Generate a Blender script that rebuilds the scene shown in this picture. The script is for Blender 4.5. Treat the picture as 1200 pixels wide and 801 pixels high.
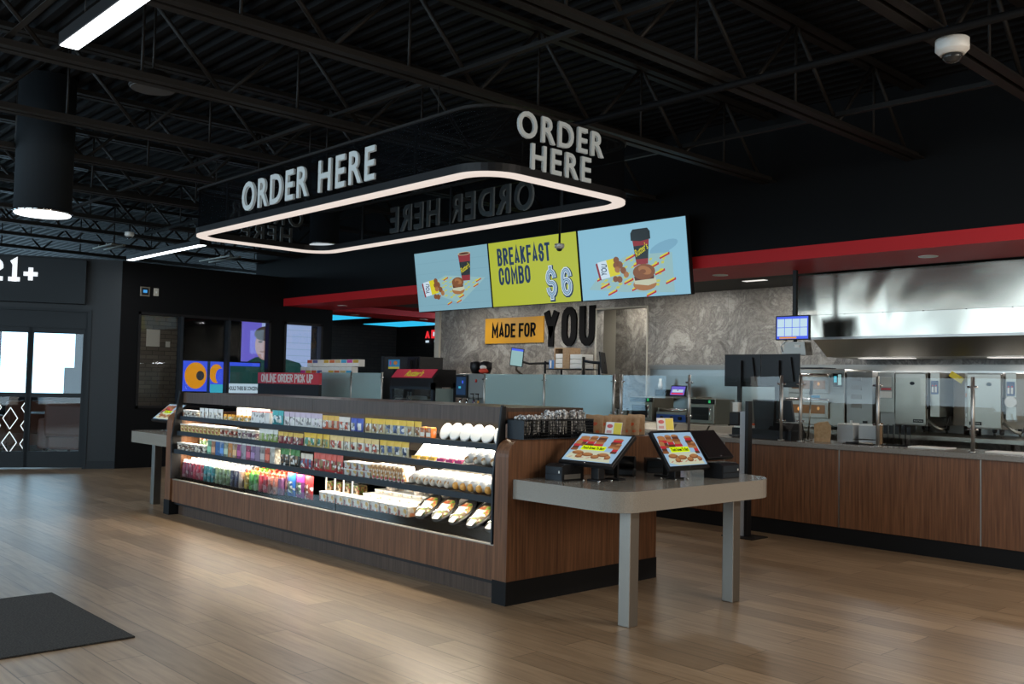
import bpy, bmesh, math, random
from mathutils import Matrix, Vector
for _o in list(bpy.data.objects): bpy.data.objects.remove(_o)
S = bpy.context.scene
COL = S.collection
PI = math.pi
random.seed(7)

# ------------------------------------------------------------ camera
F_PX = 1113.198
yaw, pit, rol = (math.radians(a) for a in (-46.94027, 2.62207, 1.26295))
fw = Vector((math.sin(yaw)*math.cos(pit), math.cos(yaw)*math.cos(pit), math.sin(pit)))
rt = Vector((math.cos(yaw), -math.sin(yaw), 0)); up = rt.cross(fw)
r2 = rt*math.cos(rol) + up*math.sin(rol); u2 = up*math.cos(rol) - rt*math.sin(rol)
cd = bpy.data.cameras.new('camera'); cam = bpy.data.objects.new('camera', cd); COL.objects.link(cam)
cd.sensor_width = 36; cd.sensor_fit = 'HORIZONTAL'; cd.lens = F_PX/1200*36; cd.clip_end = 200
m4 = Matrix((r2, u2, -fw)).transposed().to_4x4(); m4.translation = (0, 0, 1.4)
cam.matrix_world = m4; S.camera = cam

# ------------------------------------------------------------ colour management, sky, daylight
S.view_settings.view_transform = 'Standard'; S.view_settings.look = 'None'
S.view_settings.gamma = 1; S.view_settings.use_curve_mapping = False
S.view_settings.exposure = 0.0
W = bpy.data.worlds.new('sky'); S.world = W; W.use_nodes = True
W.node_tree.nodes['Background'].inputs[0].default_value = (0.50, 0.78, 1.0, 1)
W.node_tree.nodes['Background'].inputs[1].default_value = 4.0
S.cycles.max_bounces = 7; S.cycles.transparent_max_bounces = 14; S.cycles.glossy_bounces = 4; S.cycles.diffuse_bounces = 4
S.cycles.caustics_reflective = False; S.cycles.caustics_refractive = False
S.cycles.sample_clamp_indirect = 4.0
try: S.cycles.use_denoising = True
except Exception: pass

def area_light(name, loc, aim, sx, sy, power, col=(1, 1, 1), parent=None, spread=None):
    l = bpy.data.lights.new(name, 'AREA'); l.shape = 'RECTANGLE'; l.size = sx; l.size_y = sy; l.energy = power; l.color = col
    if spread: l.spread = spread
    o = bpy.data.objects.new(name, l); COL.objects.link(o); o.location = loc
    o.rotation_euler = Vector(aim).to_track_quat('-Z', 'Y').to_euler()
    if parent: o.parent = parent
    return o
# daylight through the shop front behind the camera and the windows of the seating room on the left
for i, x in enumerate((-11.25, -7.15, -3.05)):
    area_light('daylight_and_side_fill', (x, -3.0, 2.2), (0, 1, -0.06), 3.1, 3.2, 56, (1.0, 0.95, 0.87))
area_light('daylight_and_side_fill', (3.0, 4.2, 1.9), (-1, 0.0, -0.25), 4.2, 2.2, 150, (1.0, 0.90, 0.76))  # warm fill on the windowless right side, added to brighten the floor there
area_light('entrance_daylight', (-16.0, -1.5, 1.5), (0.8, 0.6, -0.1), 3.0, 2.4, 105, (0.46, 0.75, 1.0))
area_light('right_floor_fill', (-.1, 6.0, 3.18), (-.25, -.05, -1), 2.4, .12, 105, (1.0, .93, .84))  # added light without a fixture, out of view, lifts the floor at right

# ------------------------------------------------------------ materials
def mat(name, col=(.5, .5, .5), rough=.5, metal=0.0, emit=None, es=1.0, spec=None, coat=0):
    m = bpy.data.materials.new(name); m.use_nodes = True
    b = m.node_tree.nodes['Principled BSDF']
    b.inputs['Base Color'].default_value = (*col, 1); b.inputs['Roughness'].default_value = rough; b.inputs['Metallic'].default_value = metal
    if spec is not None: b.inputs['Specular IOR Level'].default_value = spec
    if coat: b.inputs['Coat Weight'].default_value = coat
    if emit:
        b.inputs['Emission Color'].default_value = (*emit, 1); b.inputs['Emission Strength'].default_value = es
    return m
def nodes(m): return m.node_tree.nodes, m.node_tree.links, m.node_tree.nodes['Principled BSDF']
def ramp(n, stops, mode='LINEAR'):
    r = n.new('ShaderNodeValToRGB'); r.color_ramp.interpolation = mode
    e = r.color_ramp.elements
    while len(e) < len(stops): e.new(0.5)
    for q, (p, c) in zip(e, stops): q.position = p; q.color = (*c, 1)
    return r
def coords(n, l, scale=(1, 1, 1), rot=(0, 0, 0), kind='Object'):
    t = n.new('ShaderNodeTexCoord'); mp = n.new('ShaderNodeMapping')
    mp.inputs['Scale'].default_value = scale; mp.inputs['Rotation'].default_value = rot
    l.new(t.outputs[kind], mp.inputs[0]); return mp
def noise(n, l, mp, scale, detail=4, dist=0, rough=.5):
    t = n.new('ShaderNodeTexNoise'); t.inputs['Scale'].default_value = scale; t.inputs['Detail'].default_value = detail
    t.inputs['Distortion'].default_value = dist; t.inputs['Roughness'].default_value = rough
    l.new(mp.outputs[0], t.inputs['Vector']); return t
def bump(n, l, b, src, strength, dist=.01):
    bp = n.new('ShaderNodeBump'); bp.inputs['Strength'].default_value = strength; bp.inputs['Distance'].default_value = dist
    l.new(src, bp.inputs['Height']); l.new(bp.outputs[0], b.inputs['Normal'])
def grain_mat(name, c0, c1, scale, rough=.45, nscale=1.0, stops=(.35, .65)):
    m = mat(name, c0, rough); n, l, b = nodes(m); mp = coords(n, l, scale)
    t = noise(n, l, mp, nscale, 5, 0.3); r = ramp(n, [(stops[0], c0), (stops[1], c1)])
    l.new(t.outputs[0], r.inputs[0]); l.new(r.outputs[0], b.inputs['Base Color']); return m
def mottled(name, pal, scale, rough=.6, mode='CONSTANT'):
    m = mat(name, pal[0], rough); n, l, b = nodes(m); mp = coords(n, l)
    v = n.new('ShaderNodeTexVoronoi'); v.inputs['Scale'].default_value = scale; l.new(mp.outputs[0], v.inputs['Vector'])
    s = n.new('ShaderNodeSeparateColor'); l.new(v.outputs['Color'], s.inputs[0])
    r = ramp(n, [(i/len(pal), c) for i, c in enumerate(pal)], mode)
    l.new(s.outputs[0], r.inputs[0]); l.new(r.outputs[0], b.inputs['Base Color']); return m
def glass_mat(name, tint=(1, 1, 1), gloss=.08, rough=.02, haze=0.0, hazecol=(.5, .6, .6), fres=.14):
    m = bpy.data.materials.new(name); m.use_nodes = True; n, l = m.node_tree.nodes, m.node_tree.links
    for q in list(n): n.remove(q)
    out = n.new('ShaderNodeOutputMaterial'); tr = n.new('ShaderNodeBsdfTransparent'); tr.inputs[0].default_value = (*tint, 1)
    gl = n.new('ShaderNodeBsdfGlossy'); gl.inputs['Roughness'].default_value = rough
    lw = n.new('ShaderNodeLayerWeight'); lw.inputs['Blend'].default_value = .35
    mm = n.new('ShaderNodeMath'); mm.operation = 'MULTIPLY_ADD'; mm.inputs[1].default_value = fres; mm.inputs[2].default_value = gloss
    l.new(lw.outputs['Fresnel'], mm.inputs[0])
    mx = n.new('ShaderNodeMixShader'); l.new(mm.outputs[0], mx.inputs[0]); l.new(tr.outputs[0], mx.inputs[1]); l.new(gl.outputs[0], mx.inputs[2])
    last = mx
    if haze:
        d = n.new('ShaderNodeBsdfDiffuse'); d.inputs[0].default_value = (*hazecol, 1)
        m2 = n.new('ShaderNodeMixShader'); m2.inputs[0].default_value = haze
        l.new(mx.outputs[0], m2.inputs[1]); l.new(d.outputs[0], m2.inputs[2]); last = m2
    l.new(last.outputs[0], out.inputs[0]); return m

M = {}
# floor: wood-look plank tiles laid along the case
m = mat('plank_tile', (.3, .2, .14), .33, spec=.5); n, l, b = nodes(m)
mp = coords(n, l)
br = n.new('ShaderNodeTexBrick'); br.inputs['Scale'].default_value = 1.0; br.inputs['Brick Width'].default_value = 1.2; br.inputs['Row Height'].default_value = .2
br.inputs['Mortar Size'].default_value = .0035; br.offset = .37; br.inputs['Mortar Smooth'].default_value = .1; br.inputs['Bias'].default_value = 0
br.inputs['Color1'].default_value = (.60, .58, .56, 1); br.inputs['Color2'].default_value = (1.15, 1.15, 1.15, 1); br.inputs['Mortar'].default_value = (.30, .26, .22, 1)
l.new(mp.outputs[0], br.inputs['Vector'])
mp2 = coords(n, l, (1.1, 15, 1)); g = noise(n, l, mp2, 2.2, 6, .4)
rg = ramp(n, [(.3, (.205, .136, .080)), (.5, (.285, .192, .115)), (.72, (.345, .240, .148))]); l.new(g.outputs[0], rg.inputs[0])
mx = n.new('ShaderNodeMix'); mx.data_type = 'RGBA'; mx.blend_type = 'MULTIPLY'; mx.inputs[0].default_value = .85
l.new(rg.outputs[0], mx.inputs[6]); l.new(br.outputs[0], mx.inputs[7]); l.new(mx.outputs[2], b.inputs['Base Color'])
bump(n, l, b, br.outputs['Fac'], -.25, .004); M['floor'] = m
M['black_wall'] = mat('black_paint', (.0032, .0034, .004), .65, spec=.15)
M['deck'] = mat('black_deck_paint', (.0055, .0055, .006), .7, spec=.12)
M['steel_black'] = mat('black_joist_paint', (.012, .0105, .0095), .55, spec=.25)
M['door_wall'] = grain_mat('dark_slate_panel', (.009, .013, .017), (.013, .018, .022), (1, 1, 1), .55, 60)
M['slate'] = mat('dark_slate_paint', (.015, .020, .024), .55, spec=.3)
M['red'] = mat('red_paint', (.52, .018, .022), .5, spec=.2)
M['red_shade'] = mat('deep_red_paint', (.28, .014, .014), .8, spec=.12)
# stone wall slabs
m = mat('marbled_stone', (.3, .27, .24), .42); n, l, b = nodes(m)
mp = coords(n, l); w0 = noise(n, l, mp, 1.7, 5, 2.2, .62)
r1 = ramp(n, [(.30, (.13, .116, .104)), (.44, (.27, .25, .222)), (.50, (.175, .16, .146)), (.56, (.33, .308, .275)), (.72, (.42, .40, .365))]); l.new(w0.outputs[0], r1.inputs[0])
w1 = noise(n, l, mp, 5.5, 4, 3.2); r3 = ramp(n, [(.44, (1, 1, 1)), (.5, (.66, .64, .63)), (.56, (1, 1, 1))]); l.new(w1.outputs[0], r3.inputs[0])
mx = n.new('ShaderNodeMix'); mx.data_type = 'RGBA'; mx.blend_type = 'MULTIPLY'; mx.inputs[0].default_value = .8
l.new(r1.outputs[0], mx.inputs[6]); l.new(r3.outputs[0], mx.inputs[7])
bs = n.new('ShaderNodeTexBrick'); bs.inputs['Scale'].default_value = 1; bs.inputs['Brick Width'].default_value = 1.22; bs.inputs['Row Height'].default_value = 3.0
bs.inputs['Mortar Size'].default_value = .003; bs.offset = 0
for k in ('Color1', 'Color2'): bs.inputs[k].default_value = (1, 1, 1, 1)
bs.inputs['Mortar'].default_value = (.5, .5, .5, 1)
mp3 = coords(n, l, (1, 1, 1), (PI/2, 0, 0)); l.new(mp3.outputs[0], bs.inputs['Vector'])
mx2 = n.new('ShaderNodeMix'); mx2.data_type = 'RGBA'; mx2.blend_type = 'MULTIPLY'; mx2.inputs[0].default_value = 1
l.new(mx.outputs[2], mx2.inputs[6]); l.new(bs.outputs[0], mx2.inputs[7]); l.new(mx2.outputs[2], b.inputs['Base Color']); M['stone'] = m
# dark brick
def brick_mat(name, c1, c2, mo, rot):
    m = mat(name, c1, .7); n, l, b = nodes(m); mp = coords(n, l, (1, 1, 1), rot)
    t = n.new('ShaderNodeTexBrick'); t.inputs['Scale'].default_value = 1; t.inputs['Brick Width'].default_value = .22; t.inputs['Row Height'].default_value = .075
    t.inputs['Mortar Size'].default_value = .006; t.inputs['Color1'].default_value = (*c1, 1); t.inputs['Color2'].default_value = (*c2, 1); t.inputs['Mortar'].default_value = (*mo, 1)
    l.new(mp.outputs[0], t.inputs['Vector']); l.new(t.outputs[0], b.inputs['Base Color']); bump(n, l, b, t.outputs['Fac'], -.5, .006); return m
M['brick_y'] = brick_mat('black_brick', (.016, .014, .013), (.026, .022, .020), (.006, .006, .006), (PI/2, 0, 0))
M['brick_x'] = brick_mat('black_brick_side', (.016, .014, .013), (.026, .022, .020), (.006, .006, .006), (PI/2, PI/2, 0))
M['brick_tan'] = brick_mat('grey_tan_brick', (.12, .10, .085), (.17, .145, .12), (.06, .05, .045), (PI/2, PI/2, 0))
# wood laminates: fine vertical grain
def wood(name, c0, c1, rough=.42):
    m = grain_mat(name, c0, c1, (26, 26, 1.2), rough, 2.0, (.3, .7)); m.node_tree.nodes['Principled BSDF'].inputs['Specular IOR Level'].default_value = .3; return m
M['wood'] = wood('walnut_laminate', (.088, .036, .016), (.190, .086, .041))
M['wood_dark'] = wood('dark_walnut_laminate', (.050, .030, .021), (.085, .055, .040))
M['kick'] = mat('black_rubber_kick', (.005, .005, .0055), .6, spec=.2)
M['black'] = mat('black_plastic', (.007, .007, .008), .42, spec=.3)
M['black_soft'] = mat('matt_black', (.005, .005, .0055), .8, spec=.12)
M['navy_metal'] = mat('blue_black_metal', (.014, .020, .027), .5, spec=.3)
M['quartz'] = grain_mat('grey_beige_quartz', (.235, .215, .185), (.29, .268, .232), (1, 1, 1), .16, 160)
M['counter'] = grain_mat('grey_counter_stone', (.16, .15, .135), (.22, .205, .185), (1, 1, 1), .25, 120)
def brushed(name, c, rough, sc):
    m = mat(name, c, rough, 1.0); n, l, b = nodes(m); mp = coords(n, l, sc); t = noise(n, l, mp, 3, 3)
    r = ramp(n, [(.3, (rough*.92,)*3), (.7, (rough*1.08,)*3)]); l.new(t.outputs[0], r.inputs[0]); l.new(r.outputs[0], b.inputs['Roughness']); return m
M['steel'] = brushed('brushed_steel', (.32, .30, .26), .38, (4, 4, 160))
M['post'] = mat('satin_steel', (.46, .45, .43), .42, 1.0)
M['steel_leg'] = brushed('brushed_steel_leg', (.27, .255, .23), .46, (60, 60, 1))
m = mat('hood_steel', (.37, .345, .295), .17, 1.0); n, l, b = nodes(m); mp = coords(n, l, (1.0, 1, .7)); t = noise(n, l, mp, 1.1, 1.5, .6); bump(n, l, b, t.outputs[0], .22, .25); M['hood'] = m
M['steel_dark'] = brushed('dull_steel', (.30, .285, .26), .45, (4, 4, 140))
M['chrome'] = mat('polished_chrome', (.75, .75, .75), .12, 1.0)
M['white'] = mat('white_plastic', (.72, .71, .68), .4)
M['paper'] = mat('white_paper', (.78, .76, .72), .75)
M['kraft'] = grain_mat('kraft_paper', (.34, .21, .11), (.43, .28, .16), (1, 1, 1), .8, 40)
M['cream'] = mat('cream_paint', (.50, .47, .40), .6)
M['mesh'] = glass_mat('black_perforated_mesh', (.66, .68, .69), 0.0, .4, .22, (.012, .013, .015), fres=0.0)
M['glass'] = glass_mat('clear_glass', (.972, .985, .978), .012)
M['window'] = glass_mat('window_glass', (.88, .91, .92), .02)
M['frost'] = glass_mat('frosted_glass', (.80, .92, .92), .05, .14, .46, (.46, .60, .60))
M['lid'] = glass_mat('clear_plastic_lid', (.96, .96, .95), .05, .06)
def light(name, col, s): return mat(name, (.02, .02, .02), .5, 0, col, s)
M['led_white'] = light('cool_white_led', (.90, .95, 1), 5.5)
M['led_ring'] = light('ring_led', (1.0, .86, .77), .82)
M['led_lens'] = light('pendant_lens', (.93, .97, 1), 2.2)
M['led_case'] = light('case_led', (1, .93, .82), 4)
M['down'] = light('downlight_lens', (1, .96, .9), .9)
M['letter'] = mat('pale_grey_letter', (.45, .49, .49), .5, 0, (.55, .60, .60), .15)
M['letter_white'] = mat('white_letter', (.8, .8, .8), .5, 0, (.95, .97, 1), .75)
M['letter_back'] = mat('grey_letter_back', (.75, .77, .77), .6)
def scr(name, col, s=1.0): return mat('screen_'+name, (.004, .004, .004), .3, 0, col, s, .3)
SC = {k: scr(k, c) for k, c in dict(sky=(.235, .47, .60), sky2=(.20, .38, .46), sky3=(.28, .43, .58), lime=(.41, .455, .03), navy=(.010, .030, .075), red=(.24, .028, .035), dark=(.022, .028, .030),
    yellow=(.62, .56, .02), neon=(.62, .78, .0), pale=(.50, .52, .38), brown=(.20, .075, .028), brown2=(.34, .15, .055), brown3=(.09, .03, .018), cream=(.50, .42, .26), liner=(.27, .45, .47), dash=(.48, .50, .10), white=(.55, .68, .78), blue=(.03, .06, .55),
    orange=(.72, .28, .01), skin=(.42, .26, .25), hair=(.05, .035, .03), green=(.012, .05, .045), brick=(.36, .45, .72), cyan=(.05, .42, .55), shade=(.18, .37, .50), lineg=(.17, .33, .41), grey=(.2, .2, .2),
    violet=(.16, .13, .62), panel=(.50, .68, .78), bluel=(.05, .10, .8), redsign=(.8, .03, .04), teal=(.25, .42, .42), redlogo=(.42, .02, .03), black=(.003, .003, .004), skylight=(.03, .52, .85), outside=(.9, .97, 1), amber=(1, .45, .12)).items()}
def printed(c, *acc, scale=46, base=4):
    """printed packaging: patches of the accent colours on the base colour, different on every pack"""
    dk = lambda q: tuple(x*.72 for x in q) if min(q) < .5 else q
    c = dk(c); acc = tuple(dk(a) for a in acc); k = (tuple(c), acc, scale, base)
    if k in PLAIN: return PLAIN[k]
    pal = [c]*base + list(acc); m = mottled('printed_pack', pal, scale, .4); n, l, b = nodes(m)
    v = [q for q in n if q.type == 'TEX_VORONOI'][0]; mp = [q for q in n if q.type == 'MAPPING'][0]; oi = n.new('ShaderNodeObjectInfo'); ml = n.new('ShaderNodeMath'); ml.operation = 'MULTIPLY'; ml.inputs[1].default_value = 7.0
    l.new(oi.outputs['Random'], ml.inputs[0]); l.new(ml.outputs[0], mp.inputs['Location']); PLAIN[k] = m; return m
PLAIN = {}
def paint(c, rough=.45):
    k = tuple(round(x, 3) for x in c) + (rough,)
    if k not in PLAIN: PLAIN[k] = mat('printed_colour', c, rough)
    return PLAIN[k]
FOOD = dict(salad=mottled('mixed_salad', [(.04, .11, .015), (.26, .15, .05), (.14, .20, .03), (.30, .06, .02), (.50, .42, .28), (.09, .04, .02)], 55),
    fruit=mottled('cut_fruit', [(.50, .48, .43), (.45, .13, .03), (.52, .50, .46), (.26, .06, .05), (.46, .30, .10), (.40, .38, .34)], 34),
    snack=mottled('trail_mix', [(.55, .36, .12), (.32, .15, .06), (.65, .52, .30), (.40, .08, .06), (.70, .58, .25)], 80),
    bread=mottled('bread_roll', [(.50, .30, .12), (.72, .68, .60), (.36, .17, .06), (.70, .62, .50), (.45, .22, .06)], 60),
    crumple=mottled('crumpled_film', [(.75, .74, .72), (.22, .22, .23), (.55, .55, .55), (.12, .12, .13), (.9, .9, .9)], 85))

# ------------------------------------------------------------ mesh builder
class MB:
    def __init__(self): self.bm = bmesh.new(); self.ms = []
    def mi(self, m):
        if m not in self.ms: self.ms.append(m)
        return self.ms.index(m)
    def _fin(self, faces, m, smooth=False):
        i = self.mi(m)
        for f in faces: f.material_index = i; f.smooth = smooth
    def box(self, x0, x1, y0, y1, z0, z1, m, bev=0, mx=None):
        b2 = bmesh.new(); bmesh.ops.create_cube(b2, size=1)
        for v in b2.verts: v.co = Vector(((x0+x1)/2 + v.co.x*(x1-x0), (y0+y1)/2 + v.co.y*(y1-y0), (z0+z1)/2 + v.co.z*(z1-z0)))
        if bev: bmesh.ops.bevel(b2, geom=b2.edges[:], offset=bev, segments=2, profile=.5, affect='EDGES')
        return self._merge(b2, m, mx)
    def _merge(self, b2, m, mx=None, smooth=False):
        vs = [self.bm.verts.new(mx @ v.co if mx else v.co) for v in b2.verts]
        b2.verts.index_update(); fs = []
        for f in b2.faces:
            try: fs.append(self.bm.faces.new([vs[v.index] for v in f.verts]))
            except ValueError: pass
        self._fin(fs, m, smooth); b2.free(); return self
    def prism(self, poly, axis, d0, d1, m, smooth=False):
        """extrude a 2-D outline: axis 'x' -> outline is (y,z); 'y' -> (x,z); 'z' -> (x,y)"""
        def P(a, d): return {'x': (d, a[0], a[1]), 'y': (a[0], d, a[1]), 'z': (a[0], a[1], d)}[axis]
        A = [self.bm.verts.new(P(a, d0)) for a in poly]; B = [self.bm.verts.new(P(a, d1)) for a in poly]; fs = []
        k = len(poly)
        fs.append(self.bm.faces.new(A)); fs.append(self.bm.faces.new(B[::-1]))
        for i in range(k): fs.append(self.bm.faces.new((A[i], B[i], B[(i+1) % k], A[(i+1) % k])))
        self._fin(fs, m); 
        if smooth:
            for f in fs[2:]: f.smooth = True
        return self
    def ring(self, outer, inner, z0, z1, m):
        """a closed band between two outlines of equal point count, in the XY plane"""
        k = len(outer); V = [[self.bm.verts.new((p[0], p[1], z)) for p in o] for o, z in ((outer, z0), (inner, z0), (inner, z1), (outer, z1))]
        fs = []
        for i in range(k):
            j = (i+1) % k
            for a in range(4):
                c = (a+1) % 4; fs.append(self.bm.faces.new((V[a][i], V[a][j], V[c][j], V[c][i])))
        self._fin(fs, m); return self
    def tube(self, pts, r, m, n=8, caps=True, smooth=True):
        pts = [Vector(p) for p in pts]; rs = r if isinstance(r, (list, tuple)) else [r]*len(pts); rings = []; pu = None
        for i, p in enumerate(pts):
            t = (pts[min(i+1, len(pts)-1)] - pts[max(i-1, 0)]).normalized()
            if pu is None: pu = t.orthogonal().normalized()
            pu = (pu - t*pu.dot(t)).normalized(); w = t.cross(pu)
            rings.append([self.bm.verts.new(p + pu*math.cos(2*PI*k/n)*rs[i] + w*math.sin(2*PI*k/n)*rs[i]) for k in range(n)])
        fs = []
        for a, b2 in zip(rings, rings[1:]):
            for k in range(n): fs.append(self.bm.faces.new((a[k], a[(k+1) % n], b2[(k+1) % n], b2[k])))
        self._fin(fs, m, smooth)
        if caps: self._fin([self.bm.faces.new(rings[0][::-1]), self.bm.faces.new(rings[-1])], m)
        return self
    def cyl(self, x, y, z0, z1, r, m, n=20, r1=None): return self.tube([(x, y, z0), (x, y, z1)], [r, r if r1 is None else r1], m, n)
    def lathe(self, prof, m, n=14, at=(0, 0, 0), mx=None, sx=1, sy=1):
        """prof: list of (radius, z[, material])"""
        rings = []
        for q in prof:
            rings.append([self.bm.verts.new((mx @ Vector((q[0]*sx*math.cos(2*PI*k/n), q[0]*sy*math.sin(2*PI*k/n), q[1])) if mx else Vector((q[0]*sx*math.cos(2*PI*k/n), q[0]*sy*math.sin(2*PI*k/n), q[1]))) + Vector(at)) for k in range(n)])
        for i in range(len(rings)-1):
            mm = prof[i][2] if len(prof[i]) > 2 else m
            self._fin([self.bm.faces.new((rings[i][k], rings[i][(k+1) % n], rings[i+1][(k+1) % n], rings[i+1][k])) for k in range(n)], mm, True)
        self._fin([self.bm.faces.new(rings[0][::-1])], prof[0][2] if len(prof[0]) > 2 else m)
        self._fin([self.bm.faces.new(rings[-1])], prof[-2][2] if len(prof[-2]) > 2 else m)
        return self
    def blob(self, c, s, m, u=12, v=8, p=1.0, mx=None, jitter=0):
        b2 = bmesh.new(); bmesh.ops.create_uvsphere(b2, u_segments=u, v_segments=v, radius=1)
        for q in b2.verts:
            co = q.co
            if p != 1: co = Vector([math.copysign(abs(a)**p, a) for a in co])
            if jitter: co = co*(1+random.uniform(-jitter, jitter))
            q.co = Vector((c[0]+co.x*s[0], c[1]+co.y*s[1], c[2]+co.z*s[2]))
        return self._merge(b2, m, mx, True)
    def flat(self, pts, y, m, th=.0006):
        """a thin printed shape in the local XZ plane, in front (towards -y)"""
        return self.prism(pts, 'y', y, y-th, m)
    def build(self, name, parent=None, loc=None, mx=None):
        bmesh.ops.recalc_face_normals(self.bm, faces=self.bm.faces[:])
        me = bpy.data.meshes.new(name); self.bm.to_mesh(me); self.bm.free()
        for q in self.ms: me.materials.append(q)
        o = bpy.data.objects.new(name, me); COL.objects.link(o)
        if parent: o.parent = parent
        if mx: o.matrix_basis = mx
        if loc: o.location = loc
        return o
def ell(cx, cz, a, b, n=18, rot=0, t0=0, t1=2*PI):
    full = abs(t1-t0-2*PI) < 1e-6; k = n if full else n+1
    return [(cx + a*math.cos(t)*math.cos(rot) - b*math.sin(t)*math.sin(rot), cz + a*math.cos(t)*math.sin(rot) + b*math.sin(t)*math.cos(rot)) for t in (t0+(t1-t0)*i/n for i in range(k))]
def rrect(x0, x1, y0, y1, r, n=6):
    out = []
    for cx, cy, a in ((x1-r, y1-r, 0), (x0+r, y1-r, PI/2), (x0+r, y0+r, PI), (x1-r, y0+r, 1.5*PI)):
        out += [(cx+r*math.cos(a+PI/2*i/n), cy+r*math.sin(a+PI/2*i/n)) for i in range(n+1)]
    return out
def rect(x0, x1, z0, z1): return [(x0, z0), (x1, z0), (x1, z1), (x0, z1)]
def tag(o, label, cat, group=None, kind=None):
    o['label'] = label; o['category'] = cat
    if group: o['group'] = group
    if kind: o['kind'] = kind
    return o
def thing(name, label, cat, loc=(0, 0, 0), rz=0, group=None):
    o = bpy.data.objects.new(name, None); COL.objects.link(o); o.empty_display_size = .1
    o.location = loc; o.rotation_euler = (0, 0, rz); return tag(o, label, cat, group)
def struct(o): o['kind'] = 'structure'; return o
def dup(root, loc, rz, label, group=None):
    def cp(o, par):
        c = o.copy(); COL.objects.link(c); c.parent = par
        for ch in list(o.children): cp(ch, c)
        return c
    r = cp(root, None); r.location = loc; r.rotation_euler = (0, 0, rz); r['label'] = label
    if group: r['group'] = group
    return r
def text(s, w, h, mtl, name='lettering', parent=None, loc=(0, 0, 0), depth=.002, bold=.02, mx=None, shear=0, rot=None, spacing=1.0):
    """raised lettering fitted to w x h, centred at loc, reading along local +X, facing local -Y"""
    cu = bpy.data.curves.new('lettering', 'FONT'); cu.body = s; cu.size = 1; cu.offset = bold; cu.extrude = .01; cu.align_x = 'CENTER'; cu.space_line = .82; cu.shear = shear; cu.space_character = spacing; cu.resolution_u = 4
    t = bpy.data.objects.new('lettering', cu); COL.objects.link(t)
    me = bpy.data.meshes.new_from_object(t.evaluated_get(bpy.context.evaluated_depsgraph_get()))
    bpy.data.objects.remove(t); bpy.data.curves.remove(cu)
    xs = [v.co.x for v in me.vertices]; ys = [v.co.y for v in me.vertices]
    x0, x1, y0, y1 = min(xs), max(xs), min(ys), max(ys)
    for v in me.vertices:
        v.co = Vector(((v.co.x-(x0+x1)/2)/(x1-x0)*w, -(v.co.z+.01)/.02*depth, (v.co.y-(y0+y1)/2)/(y1-y0)*h))
    if rot: me.transform(Matrix.Rotation(rot, 4, 'Y'))
    me.materials.clear(); me.materials.append(mtl); me.name = name
    o = bpy.data.objects.new(name, me); COL.objects.link(o)
    if parent: o.parent = parent
    o.location = loc
    if mx: o.matrix_basis = mx
    return o
def rr_(cx, cy, rx, ry, a0, a1, n=7): return [(cx+rx*math.cos(a0+(a1-a0)*i/n), cy+ry*math.sin(a0+(a1-a0)*i/n)) for i in range(n+1)]
_q = .30
_top = rr_(.5, 1-_q, .5, _q, 0, PI); _bot = rr_(.5, _q, .5, _q, 0, -PI)
GLYPH = {'O': (1, [_top + rr_(.5, _q, .5, _q, PI, 2*PI) + [(1, 1-_q)]]), 'C': (1, [[(1, .66)] + _top + rr_(.5, _q, .5, _q, PI, 2*PI) + [(1, .34)]]),
    'D': (1, [[(0, 0), (0, 1)] + rr_(.5, 1-_q, .5, _q, PI/2, 0) + rr_(.5, _q, .5, _q, 0, -PI/2) + [(0, 0)]]), 'U': (1, [[(0, 1)] + rr_(.5, _q, .5, _q, PI, 2*PI) + [(1, 1)]]),
    'S': (1, [[(1, .70)] + _top + rr_(.5, .70, .5, .22, PI, 1.35*PI, 4) + rr_(.5, .30, .5, .22, .35*PI, 0, 4) + _bot + [(0, .30)]]), '6': (1, [[(1, .70)] + _top + rr_(.5, _q, .5, _q, PI, 2*PI) + rr_(.5, .36, .5, .22, 0, PI)]),
    'P': (1, [[(0, 0), (0, 1)] + rr_(.55, .76, .45, .24, PI/2, -PI/2) + [(0, .52)]]), 'R': (1, [[(0, 0), (0, 1)] + rr_(.55, .76, .45, .24, PI/2, -PI/2) + [(0, .52)], [(.45, .50), (1, 0)]]),
    'B': (1, [[(0, 0), (0, 1)] + rr_(.52, .77, .44, .23, PI/2, -PI/2) + [(0, .54)], [(0, .54)] + rr_(.55, .27, .45, .27, PI/2, -PI/2) + [(0, 0)]]), 'A': (1.05, [[(0, 0), (.5, 1), (1, 0)], [(.17, .24), (.83, .24)]]),
    'E': (.85, [[(1, 1), (0, 1), (0, 0), (1, 0)], [(0, .52), (.85, .52)]]), 'F': (.85, [[(1, 1), (0, 1), (0, 0)], [(0, .50), (.85, .50)]]), 'K': (1, [[(0, 0), (0, 1)], [(1, 1), (.05, .40)], [(.35, .58), (1, 0)]]), 'L': (.8, [[(0, 1), (0, 0), (1, 0)]]),
    'I': (0, [[(.5, 0), (.5, 1)]]), 'M': (1.35, [[(0, 0), (0, 1), (.5, .30), (1, 1), (1, 0)]]), 'N': (1.05, [[(0, 0), (0, 1), (1, 0), (1, 1)]]), 'T': (.95, [[(0, 1), (1, 1)], [(.5, 1), (.5, 0)]]), 'Y': (1.1, [[(0, 1), (.5, .42), (1, 1)], [(.5, .42), (.5, 0)]]),
    '1': (.75, [[(.05, .88), (.55, 1), (.55, 0)], [(0, 0), (1, 0)]]), '2': (1, [[(0, .68)] + _top[::-1] + [(1, .62), (0, .06), (0, 0), (1, 0)]]), '+': (1, [[(0, .5), (1, .5)], [(.5, 0), (.5, 1)]])}
GLYPH['$'] = (1, GLYPH['S'][1] + [[(.5, .98), (.5, 1.13)], [(.5, .02), (.5, -.13)]])
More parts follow.
